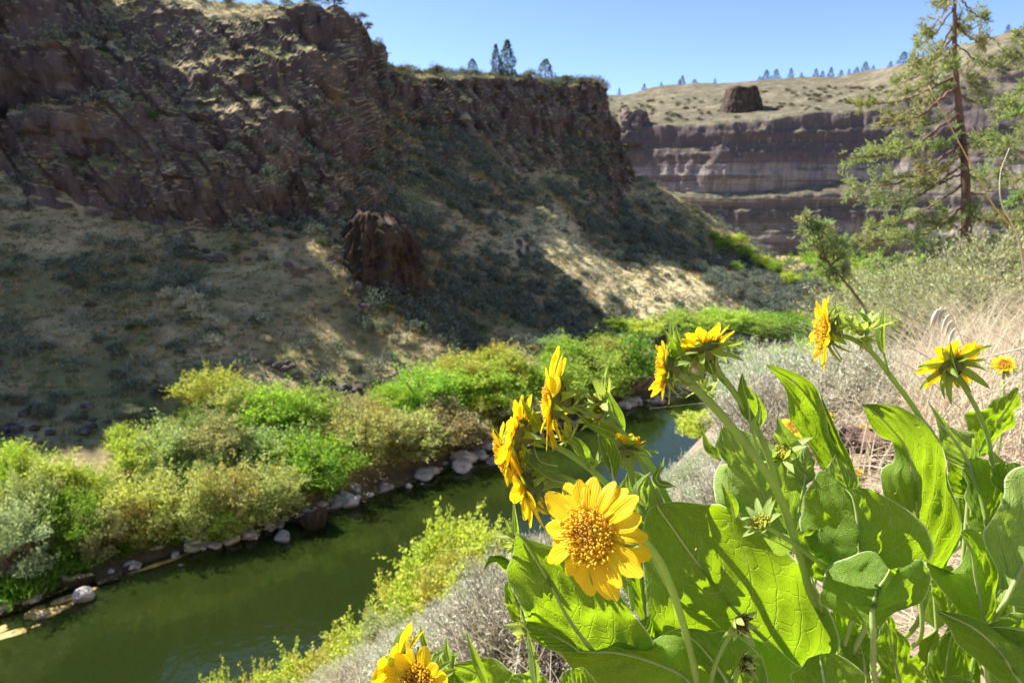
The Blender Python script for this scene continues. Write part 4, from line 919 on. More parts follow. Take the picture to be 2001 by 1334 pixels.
# ------------------------------------------------------------------ dead branch lying behind the leaves
mb = MB(); pts = catmull(np.array([P(1600, 880, 2.0), P(1645, 862, 2.0), P(1695, 860, 1.97), P(1738, 882, 1.93), P(1762, 925, 1.88), P(1778, 985, 1.80)]), 30)
pts = pts + 0.008 * RNG.normal(size=pts.shape); rad = 0.030 * np.sin(np.linspace(0.5, 2.9, 30)) + 0.010 + 0.004 * RNG.normal(size=30); mb.tube(pts, np.abs(rad), 12)
db = empty('dead_branch', pts[-1]); o = link('limb', mb.mesh('dead_limb'), M_BARK, db); o.location = -Vector(pts[-1])
for e, s in ((P(1650, 925, 1.85), 8), (P(1690, 945, 1.85), 14), (P(1610, 910, 1.95), 5), (P(1720, 940, 1.85), 17)):
    m2 = MB(); q = catmull([pts[s], (pts[s] + e) / 2 + RNG.normal(size=3) * .02, e], 8); m2.tube(q, np.linspace(.012, .004, 8), 6); b = link('twig', m2.mesh('dead_twig'), M_BARK, db); b.location = -Vector(pts[-1])
tag(db, 'dark curved dead branch lying behind the upright leaves', 'branch')

# ------------------------------------------------------------------ the juniper at right
def juniper(name, base, top, Y0, branches, seed, lab, trunk_r=0.055, dens=1.0, spread=0.15):
    rng = np.random.default_rng(seed); root = empty(name, base)
    ctl = [base, base * 0.6 + top * 0.4 + np.array([0.03, 0, 0]), base * 0.25 + top * 0.75 + np.array([-0.02, 0.02, 0]), top]
    tr = catmull(ctl, 40); mb = MB(); mb.tube(tr, np.linspace(trunk_r, 0.006, 40) * (1 + 0.10 * rng.normal(size=40)), 10)
    o = link('trunk', mb.mesh('juniper_trunk'), M_BARK, root); o.location = -Vector(base)
    for f, tip, bare in branches:
        b0 = tr[int(f * 39)]; L = np.linalg.norm(tip - b0)
        mid = b0 * 0.5 + tip * 0.5 - np.array([0, 0, 0.10 * L])
        c = catmull([b0, mid, tip], 24) + rng.normal(size=(24, 3)) * 0.006; m = MB(); m.tube(c, np.linspace(max(0.008, 0.016 * min(1, L)), 0.003, 24), 6)
        nt_ = int(27 * max(L, 0.45) * dens); P0, DD = [], []
        for q in range(nt_):
            g = bare + (1 - bare) * rng.uniform(0, 1) ** 0.8; i = min(22, int(g * 23)); s = c[i]
            d = unit(unit(c[i + 1] - c[i]) * 0.7 + rng.normal(size=3) * 0.75 + np.array([0, 0, 0.35])); l = spread * rng.uniform(0.5, 1.5) * (1.25 - 0.6 * g) * max(0.7, min(1.3, L))
            e = s + d * l; m.tube([s, (s + e) / 2 + rng.normal(size=3) * .01, e], [.0028, .002, .001], 3, cap=False)
            k = 22; w = rng.uniform(0.15, 1.05, k)[:, None]; P0.append(s * (1 - w) + e * w + rng.normal(size=(k, 3)) * 0.010); DD.append(unit(d + rng.normal(size=(k, 3)) * 0.75 + np.array([0, 0, .15])))
        br = link('branch', m.mesh('juniper_branch'), M_BARK, root); br.location = -Vector(base)
        P0, DD = np.concatenate(P0), np.concatenate(DD); W = unit(np.cross(DD, rdirs(len(P0), rng)))
        V, F = leaf_quads(P0, DD, W, 0.046 * rng.uniform(0.6, 1.5, len(P0)), 0.0115, 0.08)
        fo = link('foliage', mesh_np('juniper_foliage', V, F, False), M_JUN, br); fo.color = (*[q * rng.uniform(0.9, 1.1) for q in (0.30, 0.36, 0.17)], 1)
    return tag(root, lab, 'tree')
JB = [(.90, (1805, 70), .3), (.93, (1925, 40), .3), (.97, (1830, 20), .4), (.86, (1790, 95), .4), (.82, (1930, 85), .3), (.80, (1800, 150), .3), (.76, (1780, 130), .2), (.74, (1950, 130), .2), (.70, (1745, 165), .35), (.68, (1770, 185), .3),
      (.62, (1668, 205), .35), (.60, (1720, 240), .3), (.57, (1955, 200), .2), (.52, (1660, 310), .35), (.50, (1700, 290), .3), (.47, (1985, 280), .3), (.45, (1655, 365), .4), (.40, (1700, 400), .35), (.38, (1760, 350), .3), (.34, (1690, 450), .4), (.32, (1970, 350), .2), (.30, (1740, 470), .4), (.27, (1990, 420), .2), (.24, (1800, 480), .4),
      (.55, (1800, 250), .2), (.66, (1930, 170), .2), (.42, (1790, 330), .25), (.36, (1930, 330), .2), (.28, (1800, 430), .3), (.2, (1950, 470), .2), (.16, (1770, 540), .4), (.14, (1960, 540), .25), (.10, (1810, 560), .4), (.12, (1720, 560), .5), (.06, (1900, 590), .3), (.22, (1830, 400), .3), (.72, (1850, 140), .2), (.84, (1880, 60), .2), (.64, (1820, 200), .2), (.18, (1690, 520), .5), (.26, (1660, 470), .5), (.08, (1760, 590), .4), (.3, (1900, 420), .2), (.12, (1900, 500), .2), (.05, (1830, 600), .4), (.44, (1940, 260), .2), (.5, (1830, 290), .3)]
rr = random.Random(5)
base = P(1885, 640, 6.5); base[2] = gz(base[0], base[1]) - 0.05; top = P(1868, -70, 6.5)
juniper('juniper_tree', base, top, 6.5, [(f, P(u, v, 6.5 + rr.uniform(-0.55, 0.55)), b) for f, (u, v), b in JB], 31, 'slender grey-green juniper with a reddish trunk at the right edge')
b2 = P(1740, 660, 5.2); b2[2] = gz(b2[0], b2[1]) - .05
juniper('juniper_sapling', b2, P(1572, 432, 5.2), 5.2, [(.5, P(1655, 520, 5.1), .2), (.6, P(1650, 495, 5.3), .2), (.62, P(1600, 500, 5.2), .2), (.7, P(1640, 470, 5.2), .2), (.75, P(1592, 475, 5.1), .1), (.8, P(1615, 455, 5.3), .1), (.85, P(1590, 450, 5.2), .1), (.9, P(1600, 440, 5.2), .1), (.97, P(1570, 428, 5.2), .1), (.55, P(1620, 540, 5.2), .2)], 33, 'leaning juniper sapling left of the large juniper, tip pointing left', 0.012, 0.75, 0.13)
b3 = P(2080, 640, 5.6); b3[2] = gz(b3[0], b3[1])
juniper('juniper_tree', b3, P(2065, 20, 5.6), 5.6, [(.4 + .05 * k, P(1965 + rr.uniform(-25, 40), 500 - 42 * k + rr.uniform(-20, 20), 5.6 + rr.uniform(-.3, .3)), .25) for k in range(11)] + [(.3, P(1940, 560, 5.5), .3), (.25, P(1900, 600, 5.4), .4), (.2, P(1850, 640, 5.3), .5)], 37, 'second juniper whose pale branches reach in from the right edge')
for k, (u, v, Y, w) in enumerate([(1760, 640, 6.0, 1.2), (1820, 660, 5.4, 1.0), (1700, 640, 7.5, 1.4), (1870, 680, 5.0, 0.9), (1930, 640, 5.5, 1.3)]):
    plant('juniper_seedling', NSG[k % 3], near_at(u, v, Y), w * 0.8, k, (0.44, 0.48, 0.26), f'{ORD[k]} low feathery green shrub around the foot of the large juniper', 'shrub', 'shrubs at the juniper foot', (M_JUN, M_TWIG), ('crown', 'twigs'), sxy=w * 0.9)
# ------------------------------------------------------------------ balsamroot: materials
def mat_leaf(name, up, tr, tf):
    """broad leaf: pale midrib side-veins and fine net from the leaf's own coordinates, pale hairy rim"""
    t = NT(name); uvn = t.n('ShaderNodeUVMap'); uvn.uv_map = 'UVMap'; sp = t.n('ShaderNodeSeparateXYZ'); t.l(uvn.outputs[0], sp.inputs[0])
    s, w = sp.outputs[0], sp.outputs[1]; aw = t.math('ABSOLUTE', w)
    wob = t.math('MULTIPLY', t.math('SUBTRACT', t.noise(5.0, 3, 0.6, uvn.outputs[0]), 0.5), 0.045)
    ph = t.math('FRACT', t.math('MULTIPLY', t.math('ADD', t.math('SUBTRACT', s, t.math('MULTIPLY', t.math('POWER', aw, 1.25), 0.42)), wob), 6.5))
    d = t.math('ABSOLUTE', t.math('SUBTRACT', ph, 0.5))
    vein = t.math('MULTIPLY', t.mr(d, 0.045, 0.0), t.mr(aw, 1.0, 0.75))
    vm = t.scale(uvn.outputs[0], (13, 7.5, 1)); net = t.voro(1.0, vm, 'DISTANCE_TO_EDGE'); nv = t.math('MULTIPLY', t.mr(net.outputs['Distance'], 0.06, 0.0), 0.34)
    vall = t.math('MAXIMUM', t.math('MULTIPLY', vein, 0.95), nv)
    oi = t.n('ShaderNodeObjectInfo'); p = t.objco()
    base = t.mix(t.noise(28, 4, 0.6, p), [c * 0.82 for c in up], [c * 1.15 for c in up])
    base = t.mix(t.math('MULTIPLY', t.mr(t.noise(9, 3, 0.6, p), 0.55, 0.75), 0.3), base, (up[0] * 1.5, up[1] * 1.2, up[2] * 1.3))
    g = t.n('ShaderNodeNewGeometry')
    col = t.mix(t.math('MULTIPLY', vall, 0.8), base, (0.46, 0.56, 0.20))
    rim = t.mr(aw, 0.965, 0.995); col = t.mix(rim, col, (0.62, 0.70, 0.45))
    # brown nibble spots
    spot = t.voro(55, p); col = t.mix(t.math('MULTIPLY', t.mr(spot.outputs['Distance'], 0.10, 0.05), t.mr(t.noise(14, 2, 0.5, p), 0.62, 0.68)), col, (0.16, 0.11, 0.03))
    patch = t.mr(t.noise(17, 2, 0.5, p), 0.60, 0.64); hv = t.voro(46, p); hole = t.math('MULTIPLY', t.math('GREATER_THAN', patch, 0.5), t.math('LESS_THAN', t.math('ADD', hv.outputs['Distance'], t.math('MULTIPLY', t.noise(210, 2, 0.5, p), 0.18)), 0.22))
    burn = t.math('MULTIPLY', t.mr(t.math('ADD', s, t.math('MULTIPLY', t.noise(20, 3, 0.6, p), 0.06)), 0.995, 1.03), t.math('GREATER_THAN', oi.outputs['Random'], 0.45)); col = t.mix(burn, col, (0.24, 0.15, 0.06))
    dust = t.math('MULTIPLY', t.mr(t.noise(700, 2, 0.6, p), 0.52, 0.68), 0.40); col = t.mix(dust, col, (0.48, 0.55, 0.34))
    h = t.math('ADD', t.math('MULTIPLY', vall, -0.6), t.math('MULTIPLY', t.noise(260, 3, 0.6, p), 0.25))
    bp = t.bump(h, 0.9, 0.0024)
    sh = t.bsdf(col, 0.68, 0.18, bp)
    tcol = t.mix(t.math('MULTIPLY', vall, 0.5), tr, (0.55, 0.72, 0.08)); tcol = t.mix(rim, tcol, (0.8, 0.9, 0.5))
    tcol = t.mix(t.math('MULTIPLY', t.mr(t.noise(16, 3, 0.6, p), 0.4, 0.7), 0.35), tcol, [c * 0.7 for c in tr])
    out = t.translucent(sh, tcol, tf, bp); mx = t.n('ShaderNodeMixShader'); tp = t.n('ShaderNodeBsdfTransparent')   # insect holes
    t.l(hole, mx.inputs[0]); t.l(out, mx.inputs[1]); t.l(tp.outputs[0], mx.inputs[2]); return t.surf(mx.outputs[0])
M_LEAF = mat_leaf('balsam_leaf', (0.135, 0.235, 0.018), (0.40, 0.62, 0.008), 0.55)
M_LEAF2 = mat_leaf('balsam_leaf_pale', (0.22, 0.33, 0.07), (0.44, 0.66, 0.04), 0.42)
def mat_simple(name, c, tr, tf, rough=0.5, nscale=60, stripe=None):
    t = NT(name); p = t.objco(); n = t.noise(nscale, 4, 0.6, p if stripe is None else t.scale(p, stripe))
    col = t.mix(n, [q * 0.75 for q in c], [min(1, q * 1.2) for q in c])
    sh = t.bsdf(col, rough, 0.35, t.bump(n, 0.25, 0.001))
    return t.surf(t.translucent(sh, tr, tf))
M_STK = mat_simple('balsam_stem', (0.31, 0.44, 0.09), (0.5, 0.75, 0.06), 0.28, 0.55, 200)
M_RIB = mat_simple('leaf_midrib', (0.42, 0.52, 0.17), (0.6, 0.75, 0.10), 0.25, 0.5, 90)
M_BRT = mat_simple('flower_bract', (0.19, 0.29, 0.06), (0.42, 0.58, 0.04), 0.40, 0.55, 120)
M_BRT2 = mat_simple('bud_bract', (0.33, 0.43, 0.13), (0.55, 0.7, 0.08), 0.40, 0.6, 120)
M_REC = mat_simple('flower_base', (0.13, 0.16, 0.035), (0.3, 0.4, 0.02), 0.15, 0.7, 120)
def mat_petal():
    t = NT('daisy_petal'); uvn = t.n('ShaderNodeUVMap'); uvn.uv_map = 'UVMap'; sp = t.n('ShaderNodeSeparateXYZ'); t.l(uvn.outputs[0], sp.inputs[0])
    n = t.noise(7, 3, 0.6, t.scale(uvn.outputs[0], (0.5, 5, 1))); oi = t.n('ShaderNodeObjectInfo')
    col = t.mix(n, (0.84, 0.54, 0.006), (0.94, 0.70, 0.02)); col = t.mix(t.mr(sp.outputs[0], 0.30, 0.0), col, (0.82, 0.45, 0.004))
    col = t.mix(t.math('MULTIPLY', oi.outputs['Random'], 0.5), col, (0.90, 0.62, 0.012))
    h = t.math('SINE', t.math('MULTIPLY', sp.outputs[1], 22.0)); bp = t.bump(h, 0.25, 0.0008)
    return t.surf(t.translucent(t.bsdf(col, 0.5, 0.3, bp), (1.0, 0.78, 0.015), 0.50, bp))
M_PET = mat_petal()
def mat_disc():
    t = NT('daisy_disc'); g = t.n('ShaderNodeNewGeometry'); p = t.objco(); sp = t.n('ShaderNodeSeparateXYZ'); t.l(p, sp.inputs[0])
    r = t.math('SQRT', t.math('ADD', t.math('MULTIPLY', sp.outputs[0], sp.outputs[0]), t.math('MULTIPLY', sp.outputs[1], sp.outputs[1])))
    c = t.mix(g.outputs['Random Per Island'], (0.78, 0.38, 0.010), (1.0, 0.76, 0.05))
    c = t.mix(t.mr(r, 0.013, 0.006), c, (0.55, 0.30, 0.02))
    return t.surf(t.translucent(t.bsdf(c, 0.6, 0.3), (0.9, 0.5, 0.02), 0.2))
M_DISC = mat_disc()
M_BUDC = mat_simple('bud_centre', (0.42, 0.40, 0.05), (0.6, 0.6, 0.04), 0.2, 0.6, 200); M_WITH = mat_simple('withered_centre', (0.16, 0.12, 0.03), (0.3, 0.25, 0.03), 0.1, 0.7, 200)

# ------------------------------------------------------------------ balsamroot: leaves
def to_world(poly, ys):
    return np.array([P(u, v, y) for (u, v), y in zip(poly, ys)])
LEAF_SEED = [0]
def leaf(plant_, L, M, R, Yb, Yt, dL=0.0, dR=0.0, mat=None, rib=0.0026, wave=0.0035, quilt=0.0011, pet=None, nS=44, nT=29, cup=0.0, label=None):
    """leaf surface through left margin L, midrib M and right margin R (all base -> tip, photo positions); Yb/Yt distance of base and tip, dL/dR how far the margins lie behind the midrib"""
    LEAF_SEED[0] += 1; sd = LEAF_SEED[0]
    M_ = catmull_arc(to_world(M, np.linspace(Yb, Yt, len(M))), nS)
    def marg(E, d):
        E = [M[0]] + list(E) + [M[-1]]; ys = np.linspace(Yb, Yt, len(E)) + d * np.sin(np.linspace(0, math.pi, len(E))) ** 0.7
        return catmull_arc(to_world(E, ys), nS)
    L_, R_ = marg(L, dL), marg(R, dR)
    s = np.linspace(0, 1, nS)[:, None]; T = np.linspace(-1, 1, nT)[None, :]; a = np.abs(T)
    E = np.where((T < 0)[..., None], L_[:, None, :], R_[:, None, :])
    G_ = M_[:, None, :] * (1 - a[..., None]) + E * a[..., None]
    nrm = np.cross(np.gradient(M_, axis=0), R_ - L_ + 1e-9); nrm = unit(nrm); nrm *= np.where((nrm * -M_).sum(1) < 0, -1, 1)[:, None]
    env = np.sin(np.pi * np.clip(s, 0.0, 1)) ** 0.5
    half = np.linalg.norm(R_ - L_, axis=1)[:, None]
    ph = (s - 0.42 * a ** 1.25) * 6.5
    n1 = fbm(s * 6 + sd * 3.1, T * 2.5 + 0 * s, 0 * s * T + sd, 3, 600 + sd)
    off = 2.0 * quilt * env * np.abs(np.sin(np.pi * ph + np.pi / 2)) * np.sin(np.pi * np.clip(a, 0, 1)) ** 0.6 * 1.6
    off = off + 1.5 * wave * env * a ** 2.5 * np.sin(s * 19 + sd * 1.7 + 1.5 * n1 + (T > 0) * 2.1) * np.clip(half / 0.05, 0.2, 1.3)
    off = off + 0.0060 * env * n1 * np.clip(half / 0.06, 0.15, 1.3) + cup * half * (a - a * a) * 2
    G_ = G_ + nrm[:, None, :] * off[..., None]
    uv = np.stack([s + 0 * T, T + 0 * s], -1).reshape(-1, 2)
    base = M_[0]
    V = (G_ - base).reshape(-1, 3)
    me = mesh_np('leaf_blade', V, grid_faces(nS, nT), True, uv)
    o = link('leaf', me, mat or M_LEAF, plant_); o.location = Vector(base) - plant_.location
    if label: o['label'] = label
    if rib and pet is None and rib >= 0.0012: pet = []
    if rib:
        mb = MB(); pts = M_ - base + nrm * rib * 0.35
        if pet is not None:
            pw = np.array([P(*q) for q in pet] + [np.array(plant_.location) + RNG.normal(size=3) * np.array([.025, .025, 0])]) - base; pts = np.concatenate([catmull(np.concatenate([pw[::-1], pts[:1]]), 12)[:-1], pts])
        rads = np.linspace(rib * 1.15, rib * 0.22, len(pts)); mb.tube(pts, rads, 7)
        link('midrib', mb.mesh('midrib'), M_RIB, o)
    return o
def spear(plant_, pts, wpx, Y, mat=None, **kw):
    """narrow leaf along a path of photo positions (base -> tip), wpx its widest half width"""
    q = np.array(pts, float); k = catmull_arc(q, 7); d = unit(np.gradient(k, axis=0)); n = np.stack([-d[:, 1], d[:, 0]], 1)
    w = wpx * np.array([0.25, 0.75, 1.0, 0.92, 0.62, 0.3, 0.0])[:, None]
    L, R = k + n * w, k - n * w
    Yb, Yt = Y if isinstance(Y, tuple) else (Y, Y)
    return leaf(plant_, [tuple(x) for x in L[1:-1]], [tuple(x) for x in k], [tuple(x) for x in R[1:-1]], Yb, Yt, kw.pop('dL', 0.006), kw.pop('dR', 0.006), mat or M_LEAF, rib=kw.pop('rib', 0.0008), wave=0.0008, quilt=0.0003, nS=22, nT=9, **kw)
def stem(plant_, pts, r, mat=None, name='stem'):
    W_ = [P(*p) for p in pts]
    if r >= 0.003 or pts[0][1] > 1330: W_ = [np.array(plant_.location) + RNG.normal(size=3) * np.array([.02, .02, 0])] + W_
    q = catmull(np.array(W_), 8 * len(W_)); mb = MB(); n = len(q); mb.tube(q - q[0], np.linspace(r, r * 0.85, n) * (1 + 0.03 * RNG.normal(size=n)), 10)
    o = link(name, mb.mesh('balsam_stem'), mat or M_STK, plant_); o.location = Vector(q[0]) - plant_.location; return o

# ------------------------------------------------------------------ balsamroot: flower heads
def petal_mesh(seed, droop):
    rng = np.random.default_rng(seed); n, m = 15, 9; s = np.linspace(0, 1, n)[:, None]; t = np.linspace(-1, 1, m)[None, :]
    w = 0.255 * (0.35 + 0.65 * np.sin(np.pi * np.clip(s * 0.62, 0, 1)) ** 0.9) * np.clip(1 - ((s - 0.72) / 0.30).clip(0, 1) ** 2.6 * 0.55, 0, 1)
    tip = 1 - 0.15 * np.abs(t) ** 3 + 0.016 * np.cos(t * np.pi * 3.0)        # small teeth at the tip
    x = s * tip; y = w * t
    z = -droop * s ** 2 + 0.030 * (1 - s) * 0 + 0.055 * (np.abs(t) ** 2) * np.sin(np.pi * s * 0.9) - 0.012 * np.cos(t * np.pi * 2.0) * np.sin(np.pi * s) + 0.02 * rng.normal() * s * t
    y = y + 0.05 * rng.normal() * s ** 2
    V = np.stack([x + 0 * t, y, z], -1).reshape(-1, 3); uv = np.stack([s + 0 * t, t + 0 * s], -1).reshape(-1, 2)
    return mesh_np('petal', V, grid_faces(n, m), True, uv)
PETALS = [petal_mesh(1000 + i, [0.02, 0.10, 0.18, -0.06, 0.34, 0.06, -0.12, 0.22, 0.12][i]) for i in range(9)]
def bract_mesh(seed, curl):
    rng = np.random.default_rng(seed); n, m = 10, 5; s = np.linspace(0, 1, n)[:, None]; t = np.linspace(-1, 1, m)[None, :]
    w = 0.13 * (1 - s) ** 0.7 * (0.75 + 0.6 * s)
    V = np.stack([s + 0 * t, w * t, -curl * s ** 2 + 0.05 * t ** 2], -1).reshape(-1, 3); uv = np.stack([s + 0 * t, t + 0 * s], -1).reshape(-1, 2)
    return mesh_np('bract', V, grid_faces(n, m), True, uv)
BRACTS = [bract_mesh(1100 + i, [0.0, 0.25, 0.5, -0.25][i]) for i in range(4)]
BUDBR = [bract_mesh(1120 + i, [0.0, 0.3, -0.3, 0.5][i]) for i in range(4)]
def disc_mesh(seed, rad, count=360):
    rng = np.random.default_rng(seed); mb = MB()
    k = np.arange(24); th0 = np.linspace(0, 2 * np.pi, 18, endpoint=False); rings = [np.stack([rad * f * np.cos(th0), rad * f * np.sin(th0), np.full(18, rad * 0.34 * (1 - f * f))], 1) for f in np.linspace(1, 0.05, 7)]
    R = np.array(rings); i, j = np.meshgrid(np.arange(6), np.arange(18), indexing='ij'); jn = (j + 1) % 18
    mb.add(R.reshape(-1, 3), np.stack([i * 18 + j, i * 18 + jn, (i + 1) * 18 + jn, (i + 1) * 18 + j], -1).reshape(-1, 4))
    for q in range(count):
        f = math.sqrt((q + 0.5) / count); th = q * 2.39996 + rng.normal() * 0.05; x, y = rad * f * math.cos(th), rad * f * math.sin(th); z = rad * 0.34 * (1 - f * f)
        d = unit(np.array([x * 0.9, y * 0.9, rad * 0.9]) + rng.normal(size=3) * rad * 0.26); b = np.array([x, y, z - 0.0004]); l = (0.0052 if f > 0.42 else 0.0024) * rng.uniform(0.45, 1.35)
        if f > 0.8: l *= 1.25
        r = 0.00068 * rng.uniform(0.7, 1.35); mb.tube([b, b + d * l * 0.65, b + d * l, b + d * (l + .0005)], [r * 0.6, r * 0.75, r * 1.35, r * 0.6], 5)
    return mb.mesh('disc')
def receptacle_mesh(rad):
    th = np.linspace(0, 2 * np.pi, 20, endpoint=False); prof = [(1.0, 0.0), (1.02, -0.15), (0.9, -0.42), (0.65, -0.62), (0.38, -0.78), (0.22, -1.0)]
    R = np.array([np.stack([rad * a * np.cos(th), rad * a * np.sin(th), np.full(20, rad * b)], 1) for a, b in prof]); i, j = np.meshgrid(np.arange(5), np.arange(20), indexing='ij'); jn = (j + 1) % 20
    return mesh_np('flower_base', R.reshape(-1, 3), np.stack([i * 20 + j, (i + 1) * 20 + j, (i + 1) * 20 + jn, i * 20 + jn], -1).reshape(-1, 4))
def head(plant_, u, v, Y, facing, dia, n=19, seed=0, lift=0.05, disc_r=None, label=None, bract_l=0.022, nb=16, sweep=0.0, disc=True):
    """one daisy head at photo position; facing = (right, up, towards camera); lift tilts petals forward"""
    rng = np.random.default_rng(seed); c = P(u, v, Y)
    f = np.array(facing, float); R = np.array([1, 0, 0.0]); U = np.array([0, SP, CP]); B = np.array([0, -CP, SP])
    n_ = Vector(unit(R * f[0] + U * f[1] + B * f[2])); rot = n_.to_track_quat('Z', 'Y').to_matrix().to_4x4()
    dr = disc_r or dia * 0.20
    h = link('flower_head', receptacle_mesh(dr), M_REC, plant_); h.matrix_local = Matrix.Translation(Vector(c) - plant_.location) @ rot
    if label: h['label'] = label
    if disc: link('disc', disc_mesh(seed + 3, dr), M_DISC, h)
    L = dia / 2 - dr * 0.85
    for k in range(n):
        a = 2 * math.pi * k / n + rng.normal() * 0.06; row = k % 2
        o = link('petal', PETALS[rng.integers(0, 9)], M_PET, h); l = L * rng.uniform(0.82, 1.10)
        m = Matrix.Rotation(a, 4, 'Z') @ Matrix.Translation((dr * 0.86, 0, -0.0009 * row - 0.0006)) @ Matrix.Rotation(-(lift + rng.normal() * 0.14 + sweep * math.cos(a)), 4, 'Y') @ Matrix.Rotation(rng.normal() * 0.22, 4, 'X')
        o.matrix_local = m @ Matrix.Diagonal((l, l * rng.uniform(0.92, 1.12) * (1.0 if n > 16 else 1.15), l, 1))
    for k in range(nb):
        a = 2 * math.pi * (k + 0.5 * (k % 2)) / nb + rng.normal() * 0.08; row = k % 2
        o = link('bract', BRACTS[rng.integers(0, 4)], M_BRT, h); l = bract_l * rng.uniform(0.75, 1.25)
        m = Matrix.Rotation(a, 4, 'Z') @ Matrix.Translation((dr * (0.92 - 0.22 * row), 0, -dr * (0.22 + 0.32 * row))) @ Matrix.Rotation(0.15 + 0.45 * row + rng.normal() * 0.2, 4, 'Y')
        o.matrix_local = m @ Matrix.Diagonal((l, l * 1.7, l, 1))
    return h
def bud(plant_, u, v, Y, facing, size, seed, yellow=True, label=None):
    rng = np.random.default_rng(seed); c = P(u, v, Y); f = np.array(facing, float)
    n_ = Vector(unit(np.array([1, 0, 0.0]) * f[0] + np.array([0, SP, CP]) * f[1] + np.array([0, -CP, SP]) * f[2]))
    h = link('flower_bud', receptacle_mesh(size * 0.42), M_BRT2, plant_); h.matrix_local = Matrix.Translation(Vector(c) - plant_.location) @ n_.to_track_quat('Z', 'Y').to_matrix().to_4x4()
    if label: h['label'] = label
    if yellow: 
        d = link('disc', disc_mesh(seed, size * 0.36, 60), M_WITH if seed in (25, 26) else M_BUDC, h)
    for k in range(11):
        a = 2 * math.pi * k / 11 + rng.normal() * .1; o = link('bract', BUDBR[rng.integers(0, 4)], M_BRT2, h); l = size * rng.uniform(0.9, 1.7)
        o.matrix_local = Matrix.Rotation(a, 4, 'Z') @ Matrix.Translation((size * 0.36, 0, -size * 0.15)) @ Matrix.Rotation(-0.75 + rng.normal() * 0.4, 4, 'Y') @ Matrix.Diagonal((l, l * 2.0, l, 1))
    return h
# ------------------------------------------------------------------ balsamroot: the three plants
def plant_root(u, v, Y, lab):
    p = P(u, v, Y); p[2] = gz(p[0], p[1]); o = empty('balsamroot_plant', p); tag(o, lab, 'wildflower', 'balsamroot plants in flower'); bpy.context.view_layer.update(); return o
PA = plant_root(1520, 1420, 0.72, 'large balsamroot with the camera-facing yellow daisy and broad glowing leaves')
PB = plant_root(1900, 1400, 0.80, 'balsamroot at the right edge with the back-turned daisy and glossy leaves')
PC = plant_root(830, 1480, 0.62, 'balsamroot at the bottom edge with daisies turned left, mostly below the picture')
PD = plant_root(1700, 1350, 0.95, 'upright balsamroot leaves and the upper right daisy before the dead branch')

# --- plant A
leaf(PA, [(1500, 1322), (1375, 1300), (1283, 1250), (1257, 1160), (1258, 1070), (1264, 1005)], [(1560, 1312), (1510, 1262), (1433, 1186), (1362, 1098), (1310, 1025), (1282, 985)], [(1630, 1285), (1625, 1210), (1580, 1120), (1510, 1050), (1445, 1012), (1400, 985), (1340, 976)], 0.66, 0.60, 0.02, 0.03, rib=0.0032, wave=0.005, cup=0.08, quilt=0.0016, label='broad yellow-green leaf right of the big daisy, daisy shadow across it')
leaf(PA, [(1110, 1270), (1040, 1225), (1012, 1180), (1000, 1120), (1002, 1075)], [(1195, 1300), (1154, 1265), (1110, 1207), (1069, 1132), (1030, 1068), (1008, 1040)], [(1275, 1262), (1240, 1200), (1180, 1130), (1110, 1080), (1060, 1062), (1028, 1050)], 0.60, 0.58, 0.0, 0.035, wave=0.006, label='dark green leaf under the big daisy')
leaf(PA, [(1350, 1420), (1240, 1400), (1150, 1345), (1118, 1305)], [(1400, 1390), (1340, 1325), (1290, 1298), (1210, 1276), (1150, 1275), (1095, 1272)], [(1420, 1290), (1345, 1226), (1280, 1250), (1212, 1250), (1165, 1268)], 0.60, 0.585, -0.02, 0.03, wave=0.005, label='bright leaf along the bottom edge below the big daisy')
leaf(PA, [(1112, 1370), (1094, 1340), (1100, 1315)], [(1170, 1400), (1130, 1350), (1115, 1305)], [(1190, 1370), (1160, 1325), (1140, 1305)], 0.54, 0.54, 0, 0.01, mat=M_LEAF)
leaf(PA, [(1450, 1370), (1395, 1330), (1355, 1290)], [(1440, 1400), (1420, 1330), (1370, 1262), (1330, 1228)], [(1500, 1350), (1480, 1270), (1420, 1240), (1370, 1228)], 0.585, 0.575, 0.01, 0.0, wave=0.004)
leaf(PA, [(1540, 1340), (1445, 1330), (1400, 1300)], [(1560, 1380), (1500, 1330), (1450, 1290), (1400, 1240)], [(1580, 1320), (1530, 1275), (1470, 1240)], 0.63, 0.62, 0, 0)
leaf(PA, [(1660, 1210), (1622, 1190), (1597, 1170), (1612, 1122), (1655, 1086), (1706, 1077)], [(1705, 1228), (1704, 1190), (1712, 1155), (1728, 1130), (1738, 1112)], [(1770, 1185), (1813, 1164), (1809, 1118), (1792, 1090), (1765, 1106)], 0.585, 0.60, 0.05, 0.05, rib=0.0030, wave=0.003, pet=[(1706, 1300, .60), (1700, 1420, .62)], label='cup-shaped glowing leaf with a curved midrib, centre right')
leaf(PA, [(1600, 1090), (1563, 1040), (1570, 1000), (1567, 960), (1590, 935), (1612, 918)], [(1680, 1130), (1677, 1080), (1674, 1020), (1665, 975), (1650, 955)], [(1790, 1130), (1822, 1085), (1802, 1030), (1768, 992), (1720, 962), (1685, 955)], 0.63, 0.66, 0.03, 0.03, rib=0.0028, cup=-0.05, pet=[(1680, 1250, .66)], label='wide overlapping leaf with a fold and leaf shadows, centre right')
leaf(PA, [(1590, 1130), (1560, 1095), (1548, 1050), (1575, 1032)], [(1680, 1150), (1650, 1110), (1620, 1070), (1600, 1035)], [(1690, 1120), (1670, 1075), (1640, 1035)], 0.655, 0.66, 0.0, 0.01)
